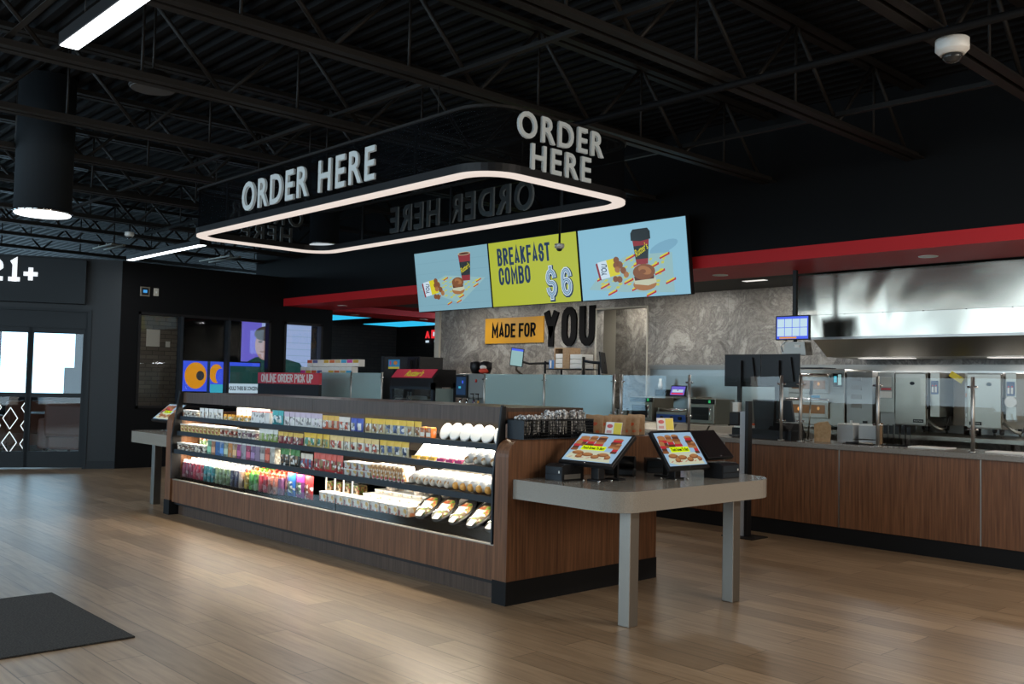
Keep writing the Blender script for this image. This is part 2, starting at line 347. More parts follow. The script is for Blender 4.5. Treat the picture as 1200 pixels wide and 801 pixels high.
def block(s, w, h, t, mtl, name='lettering', parent=None, loc=(0, 0, 0), depth=.002, gap=.5, mx=None, shrink=0):
    """condensed block lettering drawn with strokes of width t, fitted to w x h, centred at loc, facing local -Y"""
    k = t+shrink; adv = [(.55 if c == ' ' else GLYPH[c][0]) for c in s]; n = len(s)
    tot = w - k*sum(1 for c in s if c != ' ') - gap*k*(n-1); u = tot/sum(adv); x = -w/2; b = MB()
    for c, a in zip(s, adv):
        if c == ' ': x += a*u + gap*k; continue
        for path in GLYPH[c][1]:
            P = [(x+k/2+px*a*u, -h/2+k/2+pz*(h-k)) for px, pz in path]; P = [p for i, p in enumerate(P) if i == 0 or math.dist(p, P[i-1]) > 1e-5]
            closed = math.dist(P[0], P[-1]) < 1e-4; m_ = len(P); D = [((P[i+1][0]-P[i][0]), (P[i+1][1]-P[i][1])) for i in range(m_-1)]; D = [(dx/math.hypot(dx, dz), dz/math.hypot(dx, dz)) for dx, dz in D]
            off = []
            for i in range(m_):
                d0 = D[i-1] if i else (D[-1] if closed else D[0]); d1 = D[i] if i < m_-1 else (D[0] if closed else D[-1])
                nx, nz = -(d0[1]+d1[1]), d0[0]+d1[0]; L = math.hypot(nx, nz) or 1; nx, nz = nx/L, nz/L; cs = max(.35, nx*-d1[1]+nz*d1[0]); off.append((nx*t/2/cs, nz*t/2/cs))
            E = list(P)
            if not closed:
                E[0] = (P[0][0]-D[0][0]*t*.5*(0 if abs(D[0][1]) < .99 and abs(D[0][0]) < .99 else 1), P[0][1]-D[0][1]*t*.5*(0 if abs(D[0][1]) < .99 and abs(D[0][0]) < .99 else 1))
                E[-1] = (P[-1][0]+D[-1][0]*t*.5*(0 if abs(D[-1][1]) < .99 and abs(D[-1][0]) < .99 else 1), P[-1][1]+D[-1][1]*t*.5*(0 if abs(D[-1][1]) < .99 and abs(D[-1][0]) < .99 else 1))
            for i in range(m_-1):
                p, q, o0, o1 = E[i], E[i+1], off[i], off[i+1]
                b.prism([(p[0]+o0[0], p[1]+o0[1]), (q[0]+o1[0], q[1]+o1[1]), (q[0]-o1[0], q[1]-o1[1]), (p[0]-o0[0], p[1]-o0[1])], 'y', 0, -depth, mtl)
        x += k + a*u + gap*k
    o = b.build(name, parent)
    o.location = loc
    if mx: o.matrix_basis = mx
    return o
NTH = ['leftmost', 'second from the left', 'third from the left', 'fourth from the left', 'fifth from the left', 'sixth from the left', 'seventh from the left', 'eighth from the left', 'ninth from the left', 'tenth from the left',
       'eleventh from the left', 'twelfth from the left', 'thirteenth from the left', 'fourteenth from the left', 'fifteenth from the left', 'sixteenth from the left', 'seventeenth from the left', 'eighteenth from the left', 'nineteenth from the left', 'twentieth from the left']
def nth(i, n):
    if n == 1: return 'only'
    if n == 2: return ('left', 'right')[i]
    if n == 3: return ('left', 'middle', 'right')[i]
    if i == n-1: return 'rightmost'
    if i == n-2 and n > 4: return 'second from the right'
    return NTH[i]
# ------------------------------------------------------------ the setting
def sbox(name, boxes, m, parent=None):
    b = MB()
    for q in boxes: b.box(*q, m)
    return struct(b.build(name, parent))
sbox('floor', [(-26, 5, -3.4, 18, -.1, 0)], M['floor'])
b = MB(); prof = []; y = -3.4
while y < 18:
    prof += [(y, 4.20), (y+.055, 4.20), (y+.075, 4.245), (y+.13, 4.245)]; y += .15
A = [[b.bm.verts.new((x, p[0], p[1])) for p in prof] for x in (-26, 5)]
b._fin([b.bm.faces.new((A[0][i], A[0][i+1], A[1][i+1], A[1][i])) for i in range(len(prof)-1)], M['deck']); struct(b.build('ceiling'))
# shop-front wall behind the camera, with its window openings
sp = [-16.6, -12.85, -9.65, -8.75, -5.55, -4.65, -1.45, 4.2]
sbox('wall_front', [(-16.6, 4.2, -3.4, -3.2, 0, .6), (-16.6, 4.2, -3.4, -3.2, 3.85, 4.2)] + [(sp[i], sp[i+1], -3.4, -3.2, .6, 3.85) for i in range(0, 8, 2)], M['black_wall'])
sbox('wall_right', [(4.2, 4.4, -3.4, 12, 0, 4.2)], M['black_wall'])
# kitchen back wall with the passage opening
sbox('wall_back', [(-13.45, -9.67, 10.8, 10.95, 0, 2.76), (-8.70, 4.2, 10.8, 10.95, 0, 2.76), (-9.67, -8.70, 10.8, 10.95, 2.58, 2.76)], M['stone'])
sbox('trim_1', [(-13.58, -13.45, 10.76, 10.98, 0, 2.76)], M['cream'])
sbox('trim_2', [(-9.70, -9.67, 10.785, 10.799, 0, 2.60), (-8.70, -8.68, 10.785, 10.799, 0, 2.60), (-9.67, -8.70, 10.785, 10.799, 2.58, 2.60)], M['cream'])
sbox('wall_passage', [(-9.98, -8.2, 11.6, 11.75, 0, 3.2)], M['stone'])
sbox('wall_passage_side', [(-11.2, -9.98, 11.6, 11.75, 0, 3.2), (-11.2, -8.2, 10.96, 11.6, 2.76, 2.9)], M['cream'])
area_light('passage_ceiling_lamp', (-9.3, 11.28, 2.74), (0, 0, -1), .6, .3, 9, (1, .95, .84))
# red soffit around the kitchen, black wall above it
sbox('soffit', [(-14.9, 4.2, 8.33, 9.35, 2.69, 2.82), (-15.8, -14.75, 9.36, 14.3, 2.69, 2.82)], M['red'])
sbox('wall_bulkhead', [(-15.8, 4.2, 8.345, 8.5, 2.82, 4.2)], M['black_wall'])
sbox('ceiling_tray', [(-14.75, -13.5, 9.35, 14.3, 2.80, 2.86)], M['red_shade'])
sbox('ceiling_kitchen', [(-13.5, 4.2, 9.35, 10.8, 2.74, 2.80)], mat('dark_ceiling_tile', (.05, .05, .048), .8))
sbox('ceiling_hall', [(-19.6, -15.8, 9.3, 14.4, 2.9, 2.96)], M['black_wall'])
sbox('wall_hall', [(-19.6, -13.0, 14.3, 14.45, 0, 2.9)], M['brick_y'])
sbox('wall_hall_side', [(-19.75, -19.6, 9.3, 14.45, 0, 2.9)], M['brick_x'])
# wall with the long interior window
WX = -14.75
sbox('wall_left', [(WX-.15, WX, 5.545, 9.33, 0, .92), (WX-.15, WX, 5.545, 9.33, 2.42, 3.19), (WX-.15, WX, 5.545, 5.82, .92, 2.42), (WX-.15, WX, 8.10, 8.36, .92, 2.42), (WX-.15, WX, 9.13, 9.33, .92, 2.42)], M['black_wall'])
for wn, (a, c, mull) in (('window_1', (5.82, 8.10, (6.52, 7.33))), ('window_2', (8.36, 9.13, ()))):
    w = bpy.data.objects.new(wn, None); COL.objects.link(w); struct(w)
    b = MB()
    for q in ((a, a+.04, .92, 2.42), (c-.04, c, .92, 2.42), (a, c, .92, .96), (a, c, 2.38, 2.42)): b.box(WX-.11, WX+.02, q[0], q[1], q[2], q[3], M['black'])
    b.build('window_frame', w)
    for q in mull:
        b = MB(); b.box(WX-.10, WX+.03, q-.022, q+.022, .96, 2.38, M['navy_metal']); b.build('mullion', w)
    e = [a+.04, *mull, c-.04]
    for p0, p1 in zip(e, e[1:]):
        b = MB(); b.box(WX-.06, WX-.054, p0+.02, p1-.02, .96, 2.38, M['window']); b.build('pane', w)
area_light('hall_brick_fill', (-14.15, 12.7, 2.76), (-1, .25, -.35), .6, .6, 40, (.85, .92, 1))  # added fill, hidden behind the stone wall, brings up the dark hall brick
# the room behind that window
sbox('wall_games_room', [(-16.75, -16.6, 6.6, 9.3, 0, 3.19)], M['brick_tan'])
sbox('wall_games_room_end', [(-19.6, WX-.15, 9.2, 9.3, 0, 2.42)], M['black_wall'])
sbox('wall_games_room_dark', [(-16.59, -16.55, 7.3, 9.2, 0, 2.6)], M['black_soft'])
area_light('games_room_lamp', (-15.5, 6.6, 2.35), (-.5, 0, -1), .6, .6, 3, (1, .93, .82))
# angled wall with the sliding glass doors, in its own axes: local x to the right along it, -y towards the hall
RD = math.atan2(.896, .445); MD = Matrix.Translation((-14.75, 5.545, 0)) @ Matrix.Rotation(RD, 4, 'Z')
b = MB()
for q in ((-.455, 0, 0, .15, 0, 3.19), (-3.6, -.455, 0, .15, 2.37, 3.19), (-4.2, -3.6, 0, .15, 0, 3.19)): b.box(*q, M['door_wall'])
struct(b.build('wall_entry', mx=MD))
b = MB(); b.box(-.455, 0, -.012, 0, 0, .12, M['slate']); struct(b.build('baseboard_entry', mx=MD))
b = MB(); b.box(-3.64, -.405, -.02, 0, 2.37, 2.41, M['slate']); b.box(-.455, -.405, -.02, 0, 0, 2.37, M['slate']); struct(b.build('trim_3', mx=MD))
b = MB(); b.box(-3.6, -.455, .02, .13, 2.12, 2.37, M['slate']); struct(b.build('trim_4', mx=MD))
dw = MB(); fr = []
def leaf(name, x0, x1, pattern):
    d = bpy.data.objects.new(name, None); COL.objects.link(d); d.matrix_basis = MD; struct(d)
    b = MB(); W0 = .065
    for q in ((x0, x0+W0, 0.02, 2.12), (x1-W0, x1, 0.02, 2.12), (x0+W0, x1-W0, .02, .258), (x0+W0, x1-W0, 1.07, 1.134), (x0+W0, x1-W0, 2.035, 2.12)): b.box(q[0], q[1], .04, .085, q[2], q[3], M['slate'])
    b.build('door_frame', d)
    for z0, z1 in ((.258, 1.07), (1.134, 2.035)):
        b = MB(); b.box(x0+W0, x1-W0, .06, .066, z0, z1, M['window']); b.build('pane', d)
    if pattern:
        b = MB(); cx0 = x1-W0
        def diamond(cx, cz, hw, hh, t=.012):
            P = [(cx-hw, cz), (cx, cz+hh), (cx+hw, cz), (cx, cz-hh)]
            P = [(max(x0+W0, min(cx0, p[0])), p[1]) for p in P]
            for i in range(4):
                p, q = P[i], P[(i+1) % 4]
                if abs(p[0]-q[0]) < 1e-3: continue
                dx, dz = q[0]-p[0], q[1]-p[1]; L = math.hypot(dx, dz); nx, nz = -dz/L*t/2, dx/L*t/2
                b.prism([(p[0]+nx, p[1]+nz), (q[0]+nx, q[1]+nz), (q[0]-nx, q[1]-nz), (p[0]-nx, p[1]-nz)], 'y', .059, .0575, M['letter_white'])
        for k in range(3):
            xx = cx0-.19-.36*k
            for zz in (.39, .75): diamond(xx, zz, .10, .16)
            for zz in (.39, .66, .93): diamond(xx+.19, zz-.02, .045, .075)
            for zz in (1.27, 1.47, 1.67, 1.87): diamond(xx-.06, zz, .03, .09)
        b.build('diamond_decal', d)
    return d
leaf('door_1', -1.27, -.455, False); leaf('door_2', -2.06, -1.22, True); leaf('door_3', -2.86, -2.05, True)
# seating room beyond the doors: far wall with its window openings onto the sky
b = MB()
for q in ((-9, 0, 6, 6.2, 0, 1.0), (-9, 0, 6, 6.2, 2.9, 3.15), (-9, -5.2, 6, 6.2, 1, 2.9), (-3.05, -2.9, 6, 6.2, 1, 2.9), (-1.15, -.95, 6, 6.2, 1, 2.9), (-.2, 0, 6, 6.2, 1, 2.9)): b.box(*q, M['slate'])
struct(b.build('wall_lounge', mx=MD))
b = MB(); b.box(-.14, 0, .16, 6, 0, 3.15, M['brick_tan']); b.box(-9.2, -9, .16, 6, 0, 3.15, M['cream']); struct(b.build('wall_lounge_side', mx=MD))
sbox('wall_side', [(-16.75, -16.55, -3.4, 1.75, 0, 4.2)], M['door_wall'])
# joists of the roof
def joist(x, y0, y1, where):
    j = thing('ceiling_joist', 'black open-web steel roof joist ' + where, 'joist', (x, 0, 0), 0, 'open-web roof joists'); j['kind'] = 'structure'
    for nm, z in (('bottom_chord', 3.49), ('top_chord', 4.13)):
        b = MB()
        for s in (-1, 1):
            b.box(s*.018, s*.085, y0, y1, z, z+.012, M['steel_black']); b.box(s*.018, s*.030, y0, y1, z+.012, z+.06, M['steel_black'])
        b.build(nm, j)
    b = MB(); y = y0+.15; k = 0; pts = []
    while y < y1-.1: pts.append((0, y, 3.52 if k % 2 == 0 else 4.15)); y += .62; k += 1
    for p, q in zip(pts, pts[1:]): b.tube([p, q], .017, M['steel_black'], 6)
    for p in pts:
        if p[2] > 4: b.tube([(0, p[1], 3.52), (0, p[1], 4.15)], .011, M['steel_black'], 5)
    b.build('web', j)
for x, wh in ((-.85, 'out over the right end of the kitchen counter'), (-2.32, 'behind the white dome camera'), (-3.70, 'over the near end of the display case'), (-5.18, 'crossing above the lit order canopy near its front corner'), (-6.65, 'over the middle of the lit canopy'),
              (-8.2, 'just left of the round dark ceiling speaker'), (-9.6, 'passing right in front of the big black pendant tube'), (-11.18, 'passing behind the big black pendant tube')):
    joist(x, -3.15, 8.34, wh)
for x, wh in ((-13.05, 'second beyond the big black pendant tube'), (-14.3, 'over the angled entry wall'), (-15.55, 'beyond the entry wall, nearest to it'), (-17.1, 'beyond the entry wall, farthest away')):
    joist(x, 1.2, 9.0 if x > -14.8 else 9.2, wh)
for y, x0, wh in ((4.15, -15, 'ahead of the canopy front'), (6.85, -13, 'near the kitchen bulkhead'), (1.7, -15, 'in front of the display case')):
    b = MB(); b.box(x0, 1.5, y-.02, y+.02, 3.555, 3.561, M['steel_black']); b.box(x0, 1.5, y+.014, y+.02, 3.561, 3.60, M['steel_black'])
    o = b.build('bridging_angle'); tag(o, 'long black bridging angle tying the roof joists ' + wh, 'bridging', 'joist bridging'); o['kind'] = 'structure'
b = MB(); b.tube([(-13.5, 5.37, 3.455), (2.5, 5.37, 3.455)], .024, M['deck'], 10)
for x in (-11.2, -8.2, -5.2, -2.3): b.tube([(x, 5.37, 3.455), (x, 5.37, 3.50)], .01, M['deck'], 6)
tag(b.build('sprinkler_pipe'), 'thin black sprinkler pipe hung under the joists across the upper right', 'pipe')
# ------------------------------------------------------------ the refrigerated display case and its two kiosk tables
def end_outline():
    p = [(5.68, 0.15), (5.68, 1.05), (4.16+.11, 1.05)]
    p += [(4.27-.11*math.sin(a), .94+.11*math.cos(a)) for a in (PI/2*i/8 for i in range(1, 9))]
    return p + [(4.16, .15)]
case = thing('refrigerated_case', 'long open refrigerated food case in walnut laminate with black base, filled with snacks', 'display case', (0, 0, 0))
for x0, x1 in ((-4.585, -4.46), (-9.675, -9.55)):
    b = MB(); b.prism(end_outline(), 'x', x0, x1, M['wood']); e = b.build('end_panel', case)
    b = MB(); b.box(x0-.004, x1+.004, 4.156, 5.684, 0, .15, M['kick']); b.build('kick_plate', e)
for x0, x1 in ((-9.54, -7.226), (-7.22, -4.595)):
    b = MB(); b.box(x0, x1, 4.18, 4.21, .135, .358, M['wood']); f = b.build('front_panel', case)
    b = MB(); b.box(x0, x1, 4.176, 4.214, .359, .366, M['steel_dark']); b.build('top_trim', f)
b = MB(); b.box(-9.54, -4.595, 4.205, 4.235, .108, .134, M['black']); b.build('vent_strip', case)
b = MB(); b.box(-9.54, -4.595, 4.255, 4.30, 0, .125, M['wood_dark']); b.build('toe_kick', case)
b = MB(); b.prism([(4.22, .30), (4.86, .30), (4.86, .372+.22*.59), (4.27, .372), (4.22, .372)], 'x', -9.54, -4.595, mat('matt_case_floor', (.001, .001, .001), 1.0, spec=0)); b.build('deck_pan', case)
b = MB(); b.box(-9.54, -4.595, 4.86, 4.92, .30, 1.22, mat('brown_case_lining', (.045, .036, .028), .6)); b.build('back_panel', case)
b = MB(); b.box(-9.54, -4.63, 4.93, 5.67, .15, 1.03, M['wood_dark']); b.build('rear_cabinet', case)
hx = (-9.54, -7.005, -4.61)
for x0, x1 in zip(hx, hx[1:]):
    b = MB(); b.box(x0, x1-.004, 4.265, 4.285, 1.148, 1.255, M['wood_dark']); b.build('header_panel', case)
b = MB(); b.box(-9.54, -4.614, 4.287, 5.02, 1.225, 1.252, M['wood_dark']); b.box(-9.54, -4.614, 4.99, 5.02, 1.03, 1.225, M['wood_dark']); b.box(-4.634, -4.612, 4.287, 4.99, 1.052, 1.225, M['wood']); b.build('upper_cabinet', case)
for x in (-9.545, -4.605):
    b = MB(); b.prism([(4.17, .37), (4.26, .37), (4.26, 1.262), (4.232, 1.262), (4.165, .80)], 'x', x-.004, x+.004, M['black']); b.prism([(4.158, .37), (4.170, .37), (4.168, .8), (4.236, 1.27), (4.222, 1.27), (4.154, .8)], 'x', x-.007, x+.007, M['navy_metal']); b.build('side_glass', case)
gx = (-9.53, -8.02, -6.5, -4.62)
for x0, x1 in zip(gx, gx[1:]):
    b = MB(); b.box(x0+.004, x1-.004, 4.186, 4.194, .366, .472, M['glass']); b.build('front_glass', case)
SHELF = {'top': (1.0, 4.235), 'second': (.845, 4.21), 'third': (.66, 4.185)}
for nm, (z, yf) in SHELF.items():
    b = MB(); b.box(-9.53, -4.62, yf+.012, 4.855, z-.022, z-.002, M['black']); s_ = b.build('shelf', case)
    b = MB(); b.box(-9.53, -4.62, yf-.006, yf+.008, z-.030, z+.012, M['navy_metal']); b.build('price_rail', s_)
    b = MB(); b.box(-9.50, -4.65, yf+.095, yf+.125, z-.032, z-.0225, M['led_case']); b.build('led_strip', s_)
    area_light('shelf_led', (-7.08, yf+.11, z-.036), (0, .12, -1), 4.85, .03, 29, (1, .87, .68), parent=case)
b = MB(); b.box(-9.50, -4.65, 4.33, 4.36, 1.205, 1.222, M['led_case']); b.build('led_strip', case)
area_light('header_led', (-7.08, 4.345, 1.20), (0, .12, -1), 4.85, .03, 29, (1, .87, .68), parent=case)

def kiosk_table(x0, x1, legs, label, rear):
    t = thing('kiosk_table', label, 'table')
    out = rrect(x0, x1, 4.20, rear, .16, 8)
    b = MB(); b.prism(out, 'z', .677, .80, M['quartz']); b.build('tabletop', t)
    for x, y in legs:
        b = MB(); b.box(x-.04, x+.04, y-.04, y+.04, 0, .676, M['steel_leg'], .004); b.build('leg', t)
    return t
out_r = [(-4.455, 4.20)] + [(-3.72+.17*math.cos(a), 4.37+.17*math.sin(a)) for a in (-PI/2+PI/2*i/10 for i in range(11))] + [(-3.86+.31*math.cos(a), 5.63+.31*math.sin(a)) for a in (PI/2*i/10 for i in range(11))] + [(-4.455, 5.94)]
t = thing('kiosk_table', 'grey-beige stone-topped table on square steel legs at the near end of the case', 'table')
b = MB(); b.prism(out_r, 'z', .677, .80, M['quartz'])
b.build('tabletop', t)
for x, y in ((-3.655, 4.40), (-3.655, 5.46)):
    b = MB(); b.box(x-.042, x+.042, y-.042, y+.042, 0, .676, M['steel_leg'], .004); b.build('leg', t)
out_l = [(-9.68, 5.66), (-10.68, 5.66), (-10.83, 5.51), (-10.83, 4.35)] + [(-10.68-.15*math.cos(a), 4.35-.15*math.sin(a)) for a in (PI/2*i/8 for i in range(1, 9))] + [(-9.68, 4.20)]
t = thing('kiosk_table', 'grey stone-topped table on a steel leg at the far left end of the case', 'table')
b = MB(); b.prism(out_l, 'z', .677, .80, M['quartz']); b.build('tabletop', t)
for x, y in ((-10.45, 4.39), (-10.45, 5.46)):
    b = MB(); b.box(x-.042, x+.042, y-.042, y+.042, 0, .676, M['steel_leg'], .004); b.build('leg', t)

# ------------------------------------------------------------ goods in the case
def mesh_of(mb, name):
    o = mb.build(name); me = o.data; bpy.data.objects.remove(o); return me
WH = paint((.74, .73, .70), .5); CLR = M['lid']
def bottle(c, cap=(.75, .74, .72), h=.18, r=.031):
    b = MB(); lb = printed(c, tuple(q*.45 for q in c), tuple(min(.7, q*.7+.22) for q in c), base=3, scale=30); wc = paint(cap)
    return mesh_of(b.lathe([(r*.9, 0, lb), (r, .008, lb), (r, h*.80, lb), (r*.86, h*.86, wc), (r*.60, h*.90, wc), (r*.62, h*.91, wc), (r*.62, h, wc)], lb, 12), 'bottle')
def tub(c, lid=(.74, .73, .70), r=.036, h=.075, band=None):
    b = MB(); lb = c if not isinstance(c, tuple) else printed(c, tuple(q*.5 for q in c), (.74, .72, .68), base=3, scale=50); wl = paint(lid); bm_ = printed(band, (.74, .70, .6), tuple(q*.4 for q in band), base=2, scale=50) if band else lb
    return mesh_of(b.lathe([(r*.80, 0, lb), (r*.87, h*.3, bm_), (r*.93, h*.72, lb), (r*.97, h*.9, wl), (r*1.05, h*.91, wl), (r*1.05, h, wl)], lb, 14), 'tub')
def carton(c, w=.075, d=.07, h=.145, top=(.74, .73, .70), band=None):
    b = MB(); m0 = printed(c, tuple(q*.55 for q in c), tuple(min(.72, q*.6+.25) for q in c), base=4, scale=34); b.box(-w/2, w/2, -d/2, d/2, 0, h*.92, m0); b.box(-w/2+.002, w/2-.002, -d/2+.002, d/2-.002, h*.92, h, paint(top))
    if band: b.box(-w/2+.006, w/2-.006, -d/2-.001, -d/2, h*.2, h*.55, paint(band))
    return mesh_of(b, 'carton')
def pouch(c, w=.085, h=.12, d=.03, top=None, pic=None, lean=.0):
    """pillow pack with crimped ends and a printed panel"""
    b = MB(); b2 = bmesh.new(); N, K = 5, 6; mp_ = Matrix.Rotation(-lean, 4, 'X')
    m0 = paint(c); mt = paint(top) if top else m0; pm = printed(pic, tuple(q*.3 for q in pic), (.72, .70, .66), tuple(q*.6 for q in c), base=3, scale=42) if isinstance(pic, tuple) else pic; m0 = printed(c, tuple(q*.62 for q in c), (.74, .72, .68), base=4, scale=36)
    F = []
    for s in (-1, 1):
        g = [[b.bm.verts.new(mp_ @ Vector(((i/N-.5)*w*(1-.05*math.sin(PI*j/K)), s*d/2*(math.sin(PI*i/N)**.6)*(math.sin(PI*j/K)**.6) if 0 < i < N and 0 < j < K else s*.0008, j/K*h))) for i in range(N+1)] for j in range(K+1)]
        for j in range(K):
            for i in range(N):
                f = b.bm.faces.new((g[j][i], g[j][i+1], g[j+1][i+1], g[j+1][i]))
                F.append((f, mt if j >= K-2 else (pm if pm and s < 0 and 1 <= i <= N-2 and 1 <= j <= 3 else m0)))
    b2.free()
    for f, q in F: f.material_index = b.mi(q); f.smooth = True
    return mesh_of(b, 'pouch')
def lid_disc(r=.062):
    b = MB(); mx = Matrix.Rotation(math.radians(68), 4, 'X')
    b.lathe([(r*.86, -.045, M['kraft']), (r, -.012, WH), (r*1.06, -.010, WH), (r*1.06, 0, WH), (r*.9, .003, WH)], WH, 20, mx=mx, at=(0, .03, r*1.10))
    return mesh_of(b, 'round_tub')
def wedge(side, w=.085, d=.12, h=.115):
    b = MB(); b.prism([(-d/2, 0), (d/2, 0), (d/2, h)], 'x', -w/2, w/2, WH)
    b.prism([(-d/2-.001, .002), (-d/2+.002, .004), (-d/2+.032, .030), (-d/2+.029, .031)], 'x', -w*.42, w*.42, paint(side))
    b.box(-w*.42, w*.42, -d/2-.0025, -d/2-.0005, 0, .028, paint(side)); return mesh_of(b, 'sandwich_wedge')
def wrap(c=(.76, .75, .73), L=.20, r=.033, end=None):
    b = MB(); mx = Matrix.Rotation(math.radians(18), 4, 'X'); b.blob((0, 0, r*2.05), (r, L/2, r), paint(c), 10, 10, .75, mx=mx)
    b.blob((0, -L*.40, r*2.05), (r*.74, L*.13, r*.74), end or FOOD['bread'], 10, 6, .8, mx=mx)
    b.box(-r*.55, r*.55, -L*.28, -L*.05, r*3.01, r*3.08, paint((.8, .8, .8)), mx=mx); return mesh_of(b, 'wrapped_sub')
def tray(w=.125, d=.105, h=.05, food='fruit'):
    b = MB(); b.prism([(-w*.44, 0), (w*.44, 0), (w/2, h*.85), (-w/2, h*.85)], 'y', -d/2, d/2, FOOD[food])
    b.box(-w*.52, w*.52, -d*.52, d*.52, h*.86, h, WH, .003); b.box(-w*.30, w*.02, -d/2-.0015, -d/2, h*.12, h*.78, paint((.45, .47, .45))); return mesh_of(b, 'fruit_tray')
def salad_box(w=.10, d=.10, h=.13):
    b = MB(); b.box(-w*.42, w*.42, -d*.42, d*.42, .004, h*.66, FOOD['salad'], .008); b.box(-w/2, w/2, -d/2, d/2, 0, h, CLR); b.box(-w*.52, w*.52, -d*.52, d*.52, h, h+.006, WH); b.box(-w*.30, -w*.10, -d/2-.002, -d/2-.001, h*.15, h*.9, WH); return mesh_of(b, 'salad_box')
def sandwich_slab():
    b = MB(); mx = Matrix.Rotation(math.radians(-24), 4, 'Y')
    b.box(-.018, .018, -.06, .06, 0.008, .125, WH, .004, mx); b.box(-.0185, .0185, -.0615, -.04, .012, .12, FOOD['bread'], 0, mx); b.box(-.010, .010, -.0635, -.0615, .016, .035, paint((.42, .03, .05)), 0, mx); return mesh_of(b, 'sandwich')
def salad_bowl():
    """black-rimmed oval salad bowl, dome lid, label; tipped towards the shopper"""
    t_ = Matrix.Rotation(math.radians(40), 4, 'X') @ Matrix.Scale(1.22, 4); b = MB(); hi = Matrix.Translation((0, 0, .100))
    q = hi @ t_
    b.lathe([(.060, -.045), (.084, -.012), (.090, 0), (.100, .001), (.100, .008), (.084, .008)], M['black'], 22, mx=q, sx=.80, sy=1.05)
    o = b
    b.blob((0, 0, .002), (.060, .080, .020), FOOD['salad'], 14, 8, .9, mx=q, jitter=.06)
    b.box(-.030, .030, -.030, .022, .0245, .026, WH, 0, mx=q); b.box(-.024, .024, -.096, -.052, .020, .0215, WH, 0, mx=q)
    me = mesh_of(b, 'salad_bowl')
    c = MB(); c.lathe([(.086, .006), (.083, .022), (.066, .034), (.03, .036)], CLR, 22, mx=q, sx=.80, sy=1.05)
    return me, mesh_of(c, 'dome_lid')
ROW = ('front row', 'second row', 'third row', 'back row')
def stock(name, stem_, cat, group, level, x0, x1, n, meshes, y=None, rows=1, dy=.08, z=None, jit=.004, stack=1, dz=.05, rot=.06, child=None, child_name='', bk=.034):
    tilt = .22 if level == 'floor' else 0
    zz = z if z is not None else (SHELF[level][0] if level in SHELF else .372)
    yy = y if y is not None else SHELF[level][1]+.045
    out = []
    for r_ in range(rows):
        for k in range(stack):
            for i in range(n):
                me = meshes[i*len(meshes)//n]
                o = bpy.data.objects.new(name, me); COL.objects.link(o)
                yq = yy+r_*dy+random.uniform(0, jit); o.location = (x0+(x1-x0)*(i+.5)/n, yq, zz+k*dz+(.22*max(0, yq+bk-4.27) if tilt else 0)+.001); o.rotation_euler = (0, 0, random.uniform(-rot, rot))
                p = nth(i, n)
                p = p.replace(' from the', ' from').replace('second from right', 'last but one'); lab = '%s, %s%s%s, %s' % (stem_, p, '' if rows == 1 else ' in '+ROW[r_ if rows < 4 or r_ < 3 else 3], '' if stack == 1 else (' of lower tier' if k == 0 else ' of upper tier'), level+' shelf' if level in SHELF else 'case floor')
                tag(o, lab, cat, group)
                if child:
                    c = bpy.data.objects.new(child_name, child); COL.objects.link(c); c.parent = o
                out.append(o)
    return out
R = random.random
# top shelf
stock('yogurt_tub', 'small white yogurt tub', 'yogurt', 'white tubs on the top shelf', 'top', -9.52, -9.20, 4, [tub((.72, .70, .66), band=(.45, .33, .24))])
stock('cheese_pouch', 'plain white cheese pouch', 'cheese', 'white cheese pouches', 'top', -9.18, -8.68, 5, [pouch((.74, .73, .70), .095, .105, .03, pic=(.66, .60, .50))])
stock('snack_carton', 'tall white snack carton', 'carton', 'white cartons behind the orange bags', 'top', -8.66, -8.08, 6, [carton((.73, .72, .70), .085, .05, .125)], y=4.44)
stock('snack_bag', 'little orange snack bag', 'snack bag', 'orange snack bags', 'top', -8.66, -8.08, 7, [pouch((.78, .36, .03), .075, .062, .03, pic=(.85, .62, .2))])
stock('cheese_carton', 'white cheese carton with red top', 'carton', 'red-topped cartons', 'top', -8.06, -7.72, 4, [carton((.74, .72, .70), .08, .05, .115, top=(.6, .06, .05))])
stock('snack_pouch', 'teal and blue snack pouch', 'snack bag', 'teal pouches', 'top', -7.71, -7.51, 2, [pouch((.05, .42, .45), .095, .132, .03, pic=(.55, .72, .75))])
stock('cheese_packet', 'white cheese packet with purple print', 'cheese', 'purple-print packets', 'top', -7.50, -6.88, 7, [pouch((.74, .73, .71), .086, .128, .028, pic=(.72, .68, .70), top=(.60, .50, .62))])
stock('cracker_packet', 'red and orange cracker packet', 'snack bag', 'red and orange packets', 'top', -6.87, -6.46, 5, [pouch((.72, .14, .05), .08, .118, .028, pic=(.75, .62, .45), top=(.75, .45, .08)), pouch((.74, .68, .62), .08, .115, .028, pic=(.70, .12, .05))])
stock('snack_pouch', 'blue and white snack pouch', 'snack bag', 'blue and white pouches', 'top', -6.45, -6.27, 2, [pouch((.05, .10, .50), .088, .112, .03, pic=(.74, .74, .74))])
stock('cheese_stick_packet', 'yellow cheese stick packet', 'cheese', 'yellow-topped packets on the top shelf', 'top', -6.25, -5.53, 8, [pouch((.74, .62, .36), .088, .12, .022, top=(.85, .55, .05), pic=(.42, .17, .05)), pouch((.76, .68, .46), .088, .12, .022, top=(.85, .55, .05), pic=(.14, .22, .45)), pouch((.76, .64, .40), .088, .12, .022, top=(.85, .55, .05), pic=(.40, .16, .05))])
stock('snack_box', 'orange-red snack box', 'carton', 'orange-red boxes', 'top', -5.52, -5.38, 2, [carton((.75, .20, .03), .06, .05, .085, top=(.8, .4, .1), band=(.75, .7, .6))])
